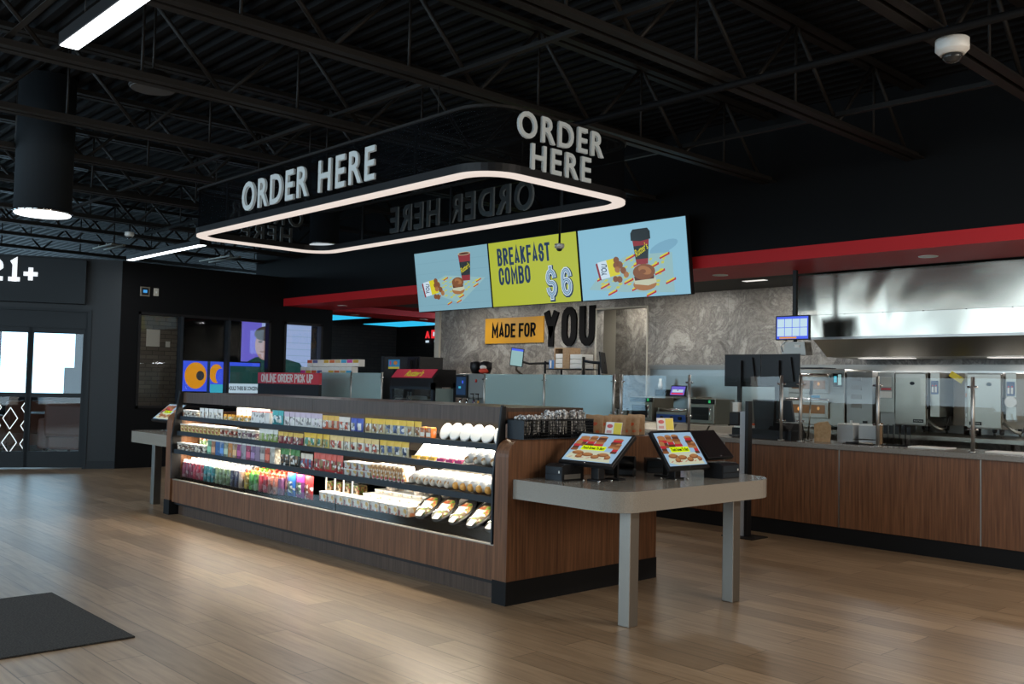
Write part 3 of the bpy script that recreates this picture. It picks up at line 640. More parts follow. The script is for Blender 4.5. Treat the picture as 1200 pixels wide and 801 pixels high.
stock('round_salad_tub', 'white-lidded round tub tipped on edge', 'tub', 'round tubs on the top shelf', 'top', -5.35, -4.66, 6, [lid_disc(.058)], rows=2, dy=.10, rot=.15)
# second shelf
stock('fruit_cup', 'clear fruit cup of yellow fruit', 'fruit cup', 'fruit cups on the second shelf', 'second', -9.52, -8.66, 10, [tub(FOOD['snack'], r=.038, h=.085)], rows=3, dy=.085)
stock('granola_cup', 'cream granola cup with red band', 'snack cup', 'granola cups', 'second', -8.64, -7.92, 8, [tub((.70, .58, .42), r=.038, h=.09, band=(.50, .10, .06)), tub((.72, .66, .58), r=.038, h=.09, band=(.28, .16, .20))])
stock('vegetable_packet', 'green and white vegetable packet', 'snack bag', 'green vegetable packets', 'second', -7.90, -7.56, 4, [pouch((.36, .52, .12), .085, .115, .028, top=(.72, .72, .66), pic=(.62, .64, .40))])
stock('meat_snack_packet', 'maroon and yellow meat snack packet', 'snack bag', 'maroon packets', 'second', -7.55, -7.13, 5, [pouch((.30, .02, .04), .082, .105, .026, top=(.70, .46, .08), pic=(.60, .30, .22))])
stock('nut_packet', 'yellow-topped green nut packet', 'snack bag', 'green nut packets', 'second', -7.12, -6.72, 4, [pouch((.70, .52, .14), .096, .118, .024, top=(.80, .50, .03), pic=(.10, .38, .26))])
stock('nut_packet', 'yellow-topped packet with red picture', 'snack bag', 'red-picture packets', 'second', -6.71, -6.02, 7, [pouch((.74, .68, .52), .094, .118, .024, top=(.80, .58, .22), pic=(.62, .10, .05))])
stock('nut_packet', 'yellow-topped packet with blue picture', 'snack bag', 'blue-picture packets', 'second', -6.01, -5.64, 4, [pouch((.74, .64, .38), .09, .118, .024, top=(.82, .52, .05), pic=(.10, .16, .34))])
stock('sandwich_wedge', 'white sandwich wedge with coloured end label', 'sandwich', 'sandwich wedges on the second shelf', 'second', -5.61, -5.02, 6, [wedge((.78, .42, .03)), wedge((.50, .02, .16))], rows=2, dy=.125, y=4.31, rot=.02)
stock('wrapped_roll', 'white paper-wrapped roll', 'sandwich', 'wrapped rolls on the second shelf', 'second', -5.00, -4.66, 4, [wrap((.77, .76, .74), .19, .034)], y=4.34, rot=.1)
# third shelf
stock('yogurt_jar', 'orange and green yogurt jar', 'yogurt', 'yogurt jars at the far left', 'third', -9.52, -9.00, 6, [tub((.50, .20, .08), r=.036, h=.14, band=(.20, .34, .16)), tub((.30, .36, .16), r=.036, h=.14, band=(.55, .12, .06))], y=4.46)
stock('pudding_cup', 'cream pudding cup with dark dots', 'snack cup', 'pudding cups on the third shelf', 'third', -9.52, -8.86, 7, [tub((.66, .56, .44), r=.040, h=.082, band=(.34, .20, .14)), tub((.68, .60, .50), r=.040, h=.082, band=(.20, .16, .16))])
cols = [((.16, .40, .25), 'green'), ((.42, .20, .10), 'red and green'), ((.04, .14, .38), 'deep blue'), ((.05, .17, .42), 'royal blue'), ((.30, .36, .26), 'sage green'), ((.66, .26, .04), 'orange'), ((.50, .28, .12), 'orange and green'), ((.30, .03, .16), 'magenta'), ((.38, .34, .40), 'silver'), ((.40, .04, .10), 'crimson'),
        ((.22, .12, .26), 'violet'), ((.32, .22, .34), 'lilac'), ((.34, .30, .28), 'grey'), ((.62, .08, .03), 'red-orange'), ((.56, .52, .44), 'pale grey')]
for i, (c, w_) in enumerate(cols):
    o = bpy.data.objects.new('drink_carton', carton(c, .083, .075, .15, band=tuple(min(.75, x*1.5+.06) for x in c) if i % 3 != 2 else None)); COL.objects.link(o)
    o.location = (-8.80+.088*i, 4.25, .6605); tag(o, '%s drink carton in the front row of tall cartons on the third shelf' % w_, 'carton', 'tall drink cartons')
    o2 = o.copy(); COL.objects.link(o2); o2.location = (-8.80+.088*i, 4.335, .6605); o2['label'] = '%s drink carton in the second row of tall cartons on the third shelf' % w_
stock('snack_bag', 'black snack bag with green print', 'snack bag', 'black bags', 'third', -7.46, -7.13, 4, [pouch((.02, .025, .022), .08, .15, .03, top=(.06, .22, .04), pic=(.32, .18, .08))])
stock('snack_packet', 'yellow and red snack packet', 'snack bag', 'yellow and red packets', 'third', -7.12, -6.92, 3, [pouch((.45, .05, .07), .064, .13, .026, top=(.7, .62, .5), pic=(.12, .22, .42))])
stock('jerky_packet', 'red and white jerky packet', 'snack bag', 'jerky packets', 'third', -6.91, -6.47, 5, [pouch((.62, .05, .05), .086, .15, .024, pic=(.36, .24, .10), top=(.66, .10, .06))])
stock('snack_tray', 'lidded snack tray with red filling', 'snack tray', 'snack trays on the third shelf', 'third', -6.45, -6.07, 4, [tray(.09, .10, .055)], y=4.27, stack=2, dz=.056, rot=.02)
stock('sandwich', 'cut sandwich in a white sleeve, leaning', 'sandwich', 'leaning sandwiches', 'third', -6.05, -5.62, 8, [sandwich_slab()], y=4.28, rot=.03)
stock('wrapped_sub', 'paper-wrapped sub roll', 'sandwich', 'sub rolls on the third shelf', 'third', -5.57, -4.67, 11, [wrap((.77, .74, .68), .20, .036), wrap((.77, .75, .72), .20, .036, paint((.78, .38, .08)))], y=4.31, rows=2, dy=.21, rot=.1)
# floor of the case
bc = [((.22, .02, .06), 'dark maroon', 3), ((.42, .03, .07), 'crimson', 3), ((.02, .22, .26), 'teal', 3), ((.20, .30, .16), 'red and green', 4), ((.04, .04, .10), 'navy', 2), ((.48, .34, .26), 'tan', 1)]
x = -9.53
for c, w_, n_ in bc:
    stock('drink_bottle', 'white-capped %s drink bottle' % w_, 'bottle', 'white-capped %s bottles' % w_, 'floor', x, x+n_*.082, n_, [bottle(c)], y=4.29, rows=5, dy=.078)
    x += n_*.082
x += .01
for c, cp, w_, n_ in (((.60, .40, .06), (.75, .08, .03), 'yellow', 1), ((.10, .40, .08), (.2, .5, .05), 'green', 2), ((.55, .05, .08), (.72, .10, .04), 'red', 2), ((.62, .22, .16), (.72, .1, .04), 'pink', 2), ((.16, .05, .16), (.7, .1, .05), 'purple', 1)):
    stock('juice_bottle', 'small %s juice bottle with bright cap' % w_, 'bottle', 'small %s juice bottles' % w_, 'floor', x, x+n_*.088, n_, [bottle(c, cp, .175, .032)], y=4.30, rows=4, dy=.085)
    x += n_*.088
for i, (c, w_) in enumerate((((.02, .14, .55), 'bright blue'), ((.30, .03, .26), 'purple'), ((.66, .03, .03), 'red'))):
    o = bpy.data.objects.new('snack_bag', pouch(c, .135, .20, .05, pic=(.16, .26, .16) if i != 2 else (.5, .12, .06))); COL.objects.link(o); o.location = (-7.42+.145*i, 4.33, .391)
    tag(o, 'large %s fruit bag standing on the case floor' % w_, 'snack bag', 'large bags on the case floor')
stock('salad_box', 'square clear box of green salad', 'salad box', 'square salad boxes', 'floor', -7.14, -6.60, 4, [salad_box(.115, .11, .15)], y=4.53, rot=.03, bk=.06)
stock('fruit_tray', 'white-lidded tray of cut fruit', 'fruit tray', 'fruit trays on the case floor', 'floor', -6.94, -5.70, 10, [tray(.118, .105, .078)], y=4.36, rows=1, rot=.015, bk=.055)
stock('fruit_tray', 'single low tray of cut fruit in front of the square salad boxes', 'fruit tray', 'low fruit trays', 'floor', -6.98, -6.52, 3, [tray(.14, .105, .05)], y=4.345+.03, rows=1, rot=.015) if False else None
stock('fruit_tray', 'back fruit tray near dip cups', 'fruit tray', 'fruit trays at the back', 'floor', -6.46, -5.71, 6, [tray(.118, .105, .078)], y=4.475, rows=3, dy=.112, rot=.015, bk=.055)
for i, (x, y, z) in enumerate(((-6.28, 4.587, .533), (-5.92, 4.587, .533))):
    o = bpy.data.objects.new('dip_cup', tub((.62, .55, .48), r=.055, h=.06)); COL.objects.link(o); o.location = (x, y, z); tag(o, '%s clear dip cup set on top of the fruit trays' % ('left-hand', 'right-hand')[i], 'dip cup', 'dip cups')
sb, dm = salad_bowl()
stock('salad_bowl', 'oval black-rimmed salad bowl tipped forward', 'salad bowl', 'salad bowls', 'floor', -5.66, -4.68, 5, [sb], y=4.39, rot=.16, bk=-.03, child=dm, child_name='dome_lid')
stock('salad_bowl', 'black-rimmed salad bowl behind the front bowls', 'salad bowl', 'salad bowls at the back', 'floor', -5.50, -4.74, 3, [sb], y=4.575, rot=.12, bk=-.12, child=dm, child_name='dome_lid')
# ------------------------------------------------------------ lit order canopy
LT, LB = 3.27, 2.80
can = thing('order_canopy', 'large black rounded-rectangle ceiling canopy with a glowing ring, over the food case', 'canopy sign', (-6.86, 4.83, 0))
CX, CY = 2.26, .79
RO, RI = rrect(-CX, CX, -CY, CY, .30, 10), rrect(-CX+.085, CX-.085, -CY+.085, CY-.085, .24, 10)
b = MB(); b.ring(RO, RI, LB, LB+.018, M['led_ring']); b.build('light_ring', can)
b = MB(); b.ring(rrect(-CX-.006, CX+.006, -CY-.006, CY+.006, .306, 10), rrect(-CX+.09, CX-.09, -CY+.09, CY-.09, .235, 10), LB+.0185, LB+.075, M['black']); b.build('light_housing', can)
P1, P2 = rrect(-CX+.01, CX-.01, -CY+.01, CY-.01, .29, 10), rrect(-CX+.014, CX-.014, -CY+.014, CY-.014, .286, 10)
b = MB(); b.ring(P1, P2, LB+.076, LT-.02, M['mesh']); b.build('mesh_screen', can)
b = MB(); b.ring(rrect(-CX, CX, -CY, CY, .30, 10), rrect(-CX+.04, CX-.04, -CY+.04, CY-.04, .26, 10), LT-.019, LT, M['steel_black']); b.build('top_frame', can)
b = MB()
for x in (-1.45, 0, 1.45):
    for s in (-1, 1): b.box(x-.012, x+.012, s*(CY-.03)-.008, s*(CY-.03)+.008, LB+.08, LT-.02, M['black'])
b.build('upright', can)
for x in (-1.7, 0, 1.7):
    for s in (-1, 1):
        b = MB(); b.tube([(x, s*(CY-.03), LT), (x, s*(CY-.03), 3.49)], .004, M['steel_black'], 6); b.build('hanger_rod', can)

def letters(s, w, h, x, y, z, ang, nm='lettering'):
    o = text(s, w, h, M['letter'], nm, can, depth=.014, bold=.016, spacing=1.22); o.matrix_basis = Matrix.Translation((x, y, z)) @ Matrix.Rotation(ang, 4, 'Z')
    o2 = text(s, w*.995, h*.99, M['letter_back'], 'letter_back', can, depth=.004, bold=.016, spacing=1.22); o2.matrix_basis = o.matrix_basis @ Matrix.Translation((0, .008, 0))
letters('ORDER HERE', 2.08, .265, -.03, -CY-.004, 3.045, 0)
letters('ORDER\nHERE', .86, .385, CX+.004, -.10, 3.06, PI/2)
letters('ORDER HERE', 2.08, .265, .03, CY+.004, 3.045, PI)
letters('ORDER\nHERE', .86, .385, -CX-.004, .10, 3.06, -PI/2)
for x, y, sx, sy, e in ((0, -CY+.04, 3.9, .07, 6), (0, CY-.04, 3.9, .07, 6), (-CX+.04, 0, .07, 1.0, 1.6), (CX-.04, 0, .07, 1.0, 1.6)): area_light('ring_lamp', (x, y, LB-.006), (0, 0, -1), sx, sy, e, (1, .90, .83), parent=can)

# ------------------------------------------------------------ menu screens over the kitchen counter
TILT = math.radians(8.2); SW, SH = 1.57, .842
def menu(xc, label):
    t = thing('menu_screen', label, 'menu screen', (xc, 8.235, 2.405), 0, 'menu screens over the kitchen counter'); t.rotation_euler = (TILT, 0, 0)
    b = MB(); b.box(-SW/2+.003, SW/2-.003, .004, .06, 0, SH, M['black']); b.build('housing', t)
    b = MB(); b.box(-.3, .3, .061, .09, .15, .36, M['steel_black']); b.tube([(-.2, .075, .3), (-.2, .15, .5)], .015, M['steel_black'], 8); b.tube([(.2, .075, .3), (.2, .15, .5)], .015, M['steel_black'], 8); b.build('wall_bracket', t); return t
def U(u, v): return ((u-.5)*(SW-.03), .012+(1-v)*(SH-.024))
def shape(b, pts, m, layer): b.flat([U(*p) for p in pts], -.0005*layer, m, .0004)
def uell(u, v, a, c, n=18, rot=0, t0=0, t1=2*PI): return [(u + x, v + z*1.84) for x, z in ell(0, 0, a, c/1.84, n, rot, t0, t1)]
def screen_bg(t, m):
    b = MB(); b.box(-SW/2+.012, SW/2-.012, .0, .004, .010, SH-.010, m); b.build('picture', t)
def cup(b, u, v0, v1, wt, wb, lid):
    def q(f): return u-(wt+(wb-wt)*f)/2, u+(wt+(wb-wt)*f)/2, v0+(v1-v0)*f
    for f0, f1, m in ((0, .30, SC['red']), (.30, .80, SC['dark']), (.80, 1, SC['red'])):
        a, c, y0 = q(f0); d, e, y1 = q(f1); shape(b, [(a, y0), (c, y0), (e, y1), (d, y1)], m, 3)
    a, c, y0 = q(0)
    if lid: shape(b, [(a-.012, y0+.03), (a-.012, y0-.07), (a+.01, y0-.12), (c-.01, y0-.12), (c+.012, y0-.07), (c+.012, y0+.03), (u, y0+.05)], SC['dark'], 4)
    else: shape(b, uell(u, y0, wt/2, .028), SC['cream'], 4); shape(b, uell(u, y0, wt/2*.85, .020), SC['brown3'], 5)
def bun(b, u, v, s):
    shape(b, uell(u, v+.11*s, .105*s, .085*s), SC['brown2'], 3); shape(b, [(u-.10*s, v+.02*s), (u+.10*s, v+.03*s), (u+.105*s, v+.10*s), (u+.03*s, v+.13*s), (u-.09*s, v+.10*s)], SC['pale'], 4)
    shape(b, [(u-.092*s, v-.0*s), (u+.088*s, v+.0*s), (u+.085*s, v+.045*s), (u-.085*s, v+.055*s)], SC['brown3'], 5)
    shape(b, uell(u, v-.055*s, .10*s, .105*s), SC['brown'], 6); shape(b, uell(u+.01*s, v-.075*s, .06*s, .055*s, rot=.3), SC['brown2'], 7)
    shape(b, uell(u-.01*s, v-.06*s, .03*s, .03*s), SC['brown'], 8)
def bag(b, t, u, v, s):
    shape(b, [(u-.12*s, v-.09*s), (u+.05*s, v-.13*s), (u+.10*s, v+.10*s), (u-.09*s, v+.15*s)], SC['yellow'], 3)
    shape(b, [(u-.12*s, v-.09*s), (u-.03*s, v-.11*s), (u+.0*s, v+.13*s), (u-.09*s, v+.15*s)], SC['white'], 4)
    shape(b, [(u-.135*s, v-.07*s), (u-.118*s, v-.085*s), (u-.085*s, v+.16*s), (u-.105*s, v+.16*s)], SC['red'], 5)
    for du, dv, r in ((.07, -.10, .028), (.10, -.03, .03), (.13, .05, .028), (.075, .03, .027), (.155, .11, .025), (.06, -.03, .024), (.09, .17, .027), (.05, .16, .025)):
        shape(b, uell(u+du*s, v+dv*s, r*s, r*1.7*s, rot=.4), SC['brown2' if int(du*1000) % 2 else 'brown'], 6)
    text('YOU', .085*s*SW, .10*s*SH, SC['navy'], 'lettering', t, (U(u-.055*s, 0)[0], -.0034, U(0, v+.02*s)[1]), .0003, .02, rot=math.radians(-84))
def liner(b, t, poly, logos, ls, quad):
    shape(b, poly, SC['liner'], 1)
    def bl(s, r): return tuple((quad[0][k]*(1-s)+quad[1][k]*s)*(1-r)+(quad[3][k]*(1-s)+quad[2][k]*s)*r for k in (0, 1))
    for i in range(9):
        for j in range(7):
            if (i+2*j) % 3 == 0: continue
            s, r = .05+.1*i, .06+.13*j; shape(b, [bl(s, r), bl(s+.07, r), bl(s+.07, r+.05), bl(s, r+.05)], SC['dash'], 1.5)
    for u, v in logos: shape(b, [(u-.045*ls, v+.035*ls), (u+.05*ls, v-.03*ls), (u+.052*ls, v+.004*ls), (u-.042*ls, v+.062*ls)], SC['redlogo'], 2); shape(b, [(u-.04*ls, v+.018*ls), (u+.035*ls, v-.03*ls), (u+.037*ls, v-.012*ls), (u-.036*ls, v+.036*ls)], SC['yellow'], 2.6)
XS = (-9.983, -8.405, -6.825)
# left
t = menu(XS[0], 'menu screen with a small coffee cup, nuggets and bun on blue boards, leftmost of three'); screen_bg(t, SC['sky2'])
b = MB()
for v in (.18, .36, .54, .72, .90): shape(b, [(0, v), (1, v), (1, v+.006), (0, v+.006)], SC['lineg'], .5)
liner(b, t, [(.04, .62), (.42, .42), (.95, .52), (.60, .90)], [(.56, .50), (.86, .54), (.42, .47), (.62, .78), (.82, .62), (.30, .76), (.45, .88), (.58, .86)], .7, [(.05, .62), (.42, .43), (.94, .52), (.60, .89)])
cup(b, .70, .10, .54, .165, .105, False); bun(b, .585, .60, .80); bag(b, t, .21, .60, 1.0); b.build('artwork', t)
text("Rutter's", .20, .075, SC['yellow'], 'lettering', t, (U(.70, 0)[0], -.0042, U(0, .33)[1]), .0003, .01, rot=math.radians(-22), shear=.3)
# middle
t = menu(XS[1], 'lime green menu screen announcing a breakfast combo price, middle of three'); screen_bg(t, SC['lime'])
block('BREAKFAST', .95, .225, .036, SC['navy'], 'lettering', t, (U(.405, 0)[0], -.001, U(0, .235)[1]), .0004)
block('COMBO', .58, .225, .036, SC['navy'], 'lettering', t, (U(.285, 0)[0], -.001, U(0, .535)[1]), .0004)
for s_, u_, w_, h_ in (('$', .70, .20, .37), ('6', .865, .20, .37)):
    for k, (mm, dx, g_) in enumerate((('navy', .010, .085), ('white', 0, .062), ('navy', 0, .034), ('sky3', 0, .020))):
        block(s_, w_, h_, g_, SC[mm], 'price_figure', t, (U(u_, 0)[0]+dx*(k == 0), -.001-.0005*k, U(0, .70)[1]-dx*(k == 0)), .0004, shrink=.085-g_)
# right
t = menu(XS[2], 'menu screen with a large lidded coffee cup and breakfast bun, rightmost of three'); screen_bg(t, SC['sky'])
b = MB(); shape(b, uell(.80, .36, .13, .075, rot=-.25), SC['shade'], .5); shape(b, [(.66, .46), (.72, .36), (.80, .30), (.86, .45)], SC['shade'], .4)
liner(b, t, [(.07, .85), (.22, .60), (.46, .42), (.87, .44), (.87, .97), (.42, .92)], [(.49, .44), (.80, .46), (.20, .69), (.23, .80), (.30, .90), (.46, .76), (.70, .58), (.75, .67), (.84, .80), (.66, .95), (.53, .86), (.56, .53)], .95, [(.09, .85), (.45, .44), (.86, .46), (.80, .95)])
cup(b, .60, .20, .56, .155, .105, True); bun(b, .61, .72, 1.02); bag(b, t, .29, .57, 1.0); b.build('artwork', t)
text("Rutter's", .20, .085, SC['yellow'], 'lettering', t, (U(.60, 0)[0], -.0042, U(0, .36)[1]), .0003, .01, rot=math.radians(-26), shear=.3)

# ------------------------------------------------------------ ordering kiosks, printers, cards on the tables
def burger(b, x, z, w, h, k0=0):
    n = 4; hh = h/n
    for k in range(n):
        m = SC[('brown', 'brown3', 'redlogo', 'brown2')[(k+k0) % 4]]
        b.flat(rrect(x-w/2*(1-.12*(k % 2)), x+w/2*(1-.08*(k % 2)), z+k*hh, z+(k+1.15)*hh, hh*.35, 3), -.001-.0003*k, m, .0003)
    b.flat(ell(x, z+h, w/2, hh*.8, 14, 0, 0, PI), -.0022, SC['brown2'], .0003)
def kiosk(loc, rz, label, lit=True, W_=.46, H_=.295, tilt=50, base=True, zo=.115, group='ordering kiosks'):
    t = thing('ordering_kiosk', label, 'kiosk', loc, rz, group)
    if base:
        b = MB(); b.box(-.05, .05, -.045, .045, 0, .012, M['black'], .002); b.box(-.032, .032, -.03, .03, .012, .15, M['black'], .004); b.build('stand', t)
        b = MB()
        for x in (-.065, .065):
            for y in (-.06, .06): b.cyl(x, y, 0, .008, .008, M['chrome'], 8)
        b.build('fixing_bolt', t)
    mx = Matrix.Translation((0, -.135, zo)) @ Matrix.Rotation(math.radians(-tilt), 4, 'X')
    b = MB(); b.box(-W_/2, W_/2, .001, .030, 0, H_, M['black'], .005); b.box(-.09, .09, .030, .06, .06, .22, M['black'], .01); s = b.build('display', t, mx=mx)
    b = MB(); w, h = W_/2-.018, H_-.018; b.box(-w, w, -.0006, .001, .026, h, SC['sky3'] if lit else M['black']); b.build('screen', s)
    if lit:
        b = MB()
        b.flat([(-w*.95, .05), (-w*.5, .03), (w*.9, .03), (w*.7, .12), (-w*.75, .13)], -.0006, SC['pale'], .0003)
        for i, (x, z, q) in enumerate(((-.15, .160, .085), (-.075, .166, .07), (.0, .168, .08), (.135, .155, .085), (-.175, .118, .06), (.165, .110, .05))): burger(b, x, z, q, .078, i)
        for i, (x, z, q) in enumerate(((-.12, .098, .10), (-.03, .085, .10), (.10, .090, .10), (.045, .068, .07), (-.09, .066, .06), (.15, .07, .05))): b.flat(ell(x, z, q/2, .017, 14), -.0012-.0002*i, SC['brown'], .0002); b.flat(ell(x, z+.006, q/2*.75, .012, 12), -.0022-.0002*i, SC['brown2'], .0002)
        for i in range(7): b.flat([(-.17+.05*i, .050), (-.145+.05*i, .058), (-.143+.05*i, .063), (-.168+.05*i, .055)], -.0012, SC['redlogo'], .0002)
        b.flat(rect(-.118, .085, .125, .165), -.0032, SC['neon'], .0003); b.build('artwork', s)
        text('Touch Screen To Start', .185, .024, SC['black'], 'lettering', s, (-.0165, -.0037, .145), .0003, .035)
    b = MB(); b.blob((0, -.001, .012), (.006, .002, .004), M['chrome'], 8, 6); b.build('sensor_button', s)
    return t
kiosk((-4.09, 4.60, .80), 0, 'lit touch-screen kiosk facing the shop front, above the boxy printer by the case end')
kiosk((-3.915, 5.172, .80), PI/2, 'lit touch-screen kiosk facing the right, near the table corner', W_=.44, tilt=35, zo=.080)
kiosk((-3.95, 5.575, .822), PI/2, 'dark unlit kiosk screen right behind the right-facing lit kiosk', False, .30, .25, 44, base=False)
kiosk((-10.66, 4.62, .80), 0, 'lit touch-screen kiosk on the far left table')
def printer(loc, rz, label, w=.15, d=.20, h=.105):
    t = thing('receipt_printer', label, 'printer', loc, rz, 'receipt printers')
    b = MB(); b.prism([(-d/2, 0), (d/2, 0), (d/2, h), (-d/2+.03, h), (-d/2, h*.86)], 'x', -w/2, w/2, M['black']); b.build('body', t)
    b = MB(); b.box(-w/2+.008, w/2-.008, -d/2-.004, -d/2-.0005, h*.40, h*.84, M['navy_metal'], .001); b.build('front_cover', t)
    b = MB(); b.box(-w/2+.005, w/2-.005, -d/2-.003, -d/2-.0005, .008, h*.36, M['navy_metal']); b.build('paper_slot', t)
    b = MB(); b.box(w/2+.0005, w/2+.002, -d/2+.02, d/2-.03, .012, .042, M['steel_dark']); b.build('label_plate', t)
    b = MB(); b.box(w/2-.028, w/2-.018, -d/2-.006, -d/2-.0045, h*.48, h*.62, M['white']); b.build('button', t); return t
printer((-4.265, 4.475, .80), 0, 'boxy black receipt printer at the table end nearest the food case')
printer((-3.80, 5.55, .80), PI/2, 'black receipt printer under the dark unlit kiosk screen', .20, .15, .105)
printer((-4.30, 5.46, .80), PI*.25, 'black receipt printer between the two lit kiosks, set back on the table', .15, .17, .10)
t = thing('card_reader', 'rounded black card reader lying behind the right-facing lit kiosk', 'card reader', (-4.29, 5.06, .80), .5)
b = MB(); b.box(-.10, .10, -.05, .05, 0, .05, M['black'], .01); b.build('base', t); b = MB(); b.tube([(-.10, 0, .092), (.10, 0, .092)], .042, M['black'], 14); b.build('roll_cover', t)
def card(loc, rz, label):
    t = thing('offer_card', label, 'card', loc, rz, 'offer cards'); mx = Matrix.Rotation(math.radians(-14), 4, 'X')
    b = MB(); b.box(-.062, .062, -.002, 0, 0, .085, M['paper'], 0, mx); b.build('card', t)
    b = MB(); b.box(.002, .06, -.0032, -.0021, .003, .082, paint((.72, .55, .02)), 0, mx); b.build('yellow_half', t)
    b = MB(); b.flat(ell(-.03, .058, .022, .013, 14), 0, paint((.55, .06, .06)), .001); b.flat(rect(-.05, -.012, .012, .03), 0, paint((.62, .30, .28)), .001); b.build('red_print', t, mx=mx @ Matrix.Translation((0, -.0022, 0))); return t
card((-4.085, 4.735, 1.092), .15, 'white and yellow offer card behind the kiosk facing the shop front')
card((-4.025, 5.215, 1.118), 1.1, 'white and yellow offer card behind the kiosk facing right')
for x, y, h_ in ((-4.085, 4.75, 1.091), (-4.06, 5.235, 1.117)):
    b = MB(); b.box(x-.06, x+.06, y-.02, y+.05, .80, .812, M['black']); b.box(x-.015, x+.015, y+.02, y+.035, .812, h_, M['black']); b.box(x-.04, x+.04, y-.02, y+.04, h_-.006, h_, M['black'])
    tag(b.build('card_stand'), 'thin black stand holding the offer card ' + ('by the kiosk facing the shop front' if y < 5 else 'by the kiosk facing right'), 'stand', 'card stands')

# baskets and paper bags on the case end
t = thing('wire_basket', 'black mesh basket of wrapped cutlery on top of the near case end', 'basket', (-4.512, 4.60, 1.0515))
b = MB()
for q in ((-.078, .078, -.335, -.331, .0, .125), (-.078, .078, .331, .335, .0, .125), (-.078, -.074, -.331, .331, 0, .125), (-.078, .078, -.331, .331, 0, .004)): b.box(*q, M['navy_metal'])
b.build('body', t)
b = MB()
for i in range(34): b.tube([(.076, -.33+.02*i, .004), (.076, -.33+.02*i, .122)], .0022, M['black'], 5)
for i in range(7): b.tube([(.076, -.33, .006+.019*i), (.076, .33, .006+.019*i)], .0022, M['black'], 5)
b.build('mesh_front', t)
b = MB(); b.tube([(-.078, -.335, .127), (.078, -.335, .127), (.078, .335, .127), (-.078, .335, .127), (-.078, -.335, .127)], .004, M['black'], 6); b.build('rim', t)
b = MB()
for y in (-.11, .11):
    b = MB(); b.box(-.073, .073, y-.002, y+.002, .0045, .12, M['black']); b.build('divider', t)
b = MB()
for i in range(150):
    y = random.uniform(-.31, .31); x = random.uniform(-.055, .055); z0 = random.uniform(.02, .05); zt = .125+random.uniform(-.01, .02) if y < -.06 else .125+random.uniform(.0, .055)
    a = random.uniform(-.4, .4); c = random.uniform(-.4, .4); mx = Matrix.Translation((x, y, z0)) @ Matrix.Rotation(a*.35, 4, 'X') @ Matrix.Rotation(c*.25, 4, 'Y')
    b.box(-.007, .007, -.002, .002, 0, zt-z0, FOOD['crumple'] if i % 3 else M['paper'], 0, mx)
    b.blob((0, 0, zt-z0), (.013, .010, .010), FOOD['crumple'], 6, 4, jitter=.3, mx=mx)
o = b.build('wrapped_cutlery'); o.location = (-4.512, 4.60, 1.0575); tag(o, 'clear-wrapped cutlery sticking up out of the black mesh basket', 'cutlery', kind='stuff')
for i in range(7):
    w = .13; h = .155-.006*(i % 3); b = MB(); mx = Matrix.Rotation(math.radians(-13-2*(i % 2)), 4, 'X')
    b.prism([(-w/2, 0), (w/2, 0), (w/2*.98, h*.96), (w*.2, h), (-w*.1, h*.97), (-w/2*.97, h)], 'y', -.009, .009, M['kraft'])
    b.flat(ell(0, h*.55, .026, .013, 14, .2), -.0095, paint((.52, .09, .03)), .0008); b.flat(ell(.03, h*.2, .014, .010, 10), -.0095, paint((.52, .12, .04)), .0008)
    o = b.build('paper_bag'); o.matrix_basis = Matrix.Translation((-4.52+.012*(i % 2), 5.03+.078*i, 1.056)) @ Matrix.Rotation(.62+.30*((i*2 % 5)/4-.5), 4, 'Z') @ mx
    tag(o, 'brown red-marked paper bag on the case end, %s' % nth(i, 7), 'paper bag', 'brown paper bags')
# sanitiser post
t = thing('sanitizer_stand', 'tall grey and black sanitizer post standing before the kitchen counter', 'stand', (-5.16, 7.93, 0))
b = MB(); b.box(-.17, .17, -.14, .14, 0, .012, M['steel_black'], .003); b.build('base_plate', t)
b = MB(); b.box(-.045, .012, -.03, .03, .012, 1.20, mat('silver_grey_post', (.34, .37, .41), .45)); b.build('post', t)
b = MB(); b.box(.013, .05, -.035, .035, .012, 1.30, M['black'], .003); b.build('black_channel', t)
b = MB(); b.box(-.15, -.047, -.06, .06, 1.06, 1.19, M['black'], .012); b.build('dispenser', t)
b = MB(); b.box(-.15, -.05, -.05, .05, 1.192, 1.30, M['lid']); b.box(-.13, -.07, -.03, .03, 1.195, 1.285, M['paper']); b.build('refill', t)
b = MB(); b.box(-.14, -.046, -.07, .07, .955, .968, M['black'], .003); b.build('drip_tray', t)
# floor mat
b = MB(); b.box(-6.51, -5.147, .2, 2.083, .0005, .010, grain_mat('charcoal_mat_pile', (.006, .0055, .005), (.034, .031, .027), (1, 1, 1), .98, 110, (.4, .62)), .004)
tag(b.build('entrance_mat'), 'charcoal grey entrance mat lying on the plank floor at lower left', 'floor mat')
# ------------------------------------------------------------ kitchen counter and its glass guards
CT = .914
t = thing('service_counter', 'long walnut-fronted kitchen counter with grey stone top and black kick base', 'counter')
xs = [-14.70, -13.27, -12.01, -10.74, -9.475, -8.207, -6.94, -5.673, -4.406, -3.139, -1.872, -.6, 4.1]
for a, c in zip(xs, xs[1:]):
    b = MB(); b.box(a+.006, c-.006, 8.33, 8.355, .15, .866, M['wood']); b.build('front_panel', t)
for a in xs[1:-1]:
    b = MB(); b.box(a-.005, a+.005, 8.327, 8.352, .15, .866, M['steel']); b.build('seam_trim', t)
b = MB(); b.box(-14.70, 4.1, 8.356, 9.02, .15, .866, M['wood_dark']); b.build('body', t)
b = MB(); b.box(-14.70, 4.1, 8.34, 9.0, 0, .149, M['kick']); b.build('kick_base', t)
b = MB(); b.box(-14.70, 4.1, 8.31, 9.05, .868, CT, M['counter'], .004); b.build('countertop', t)
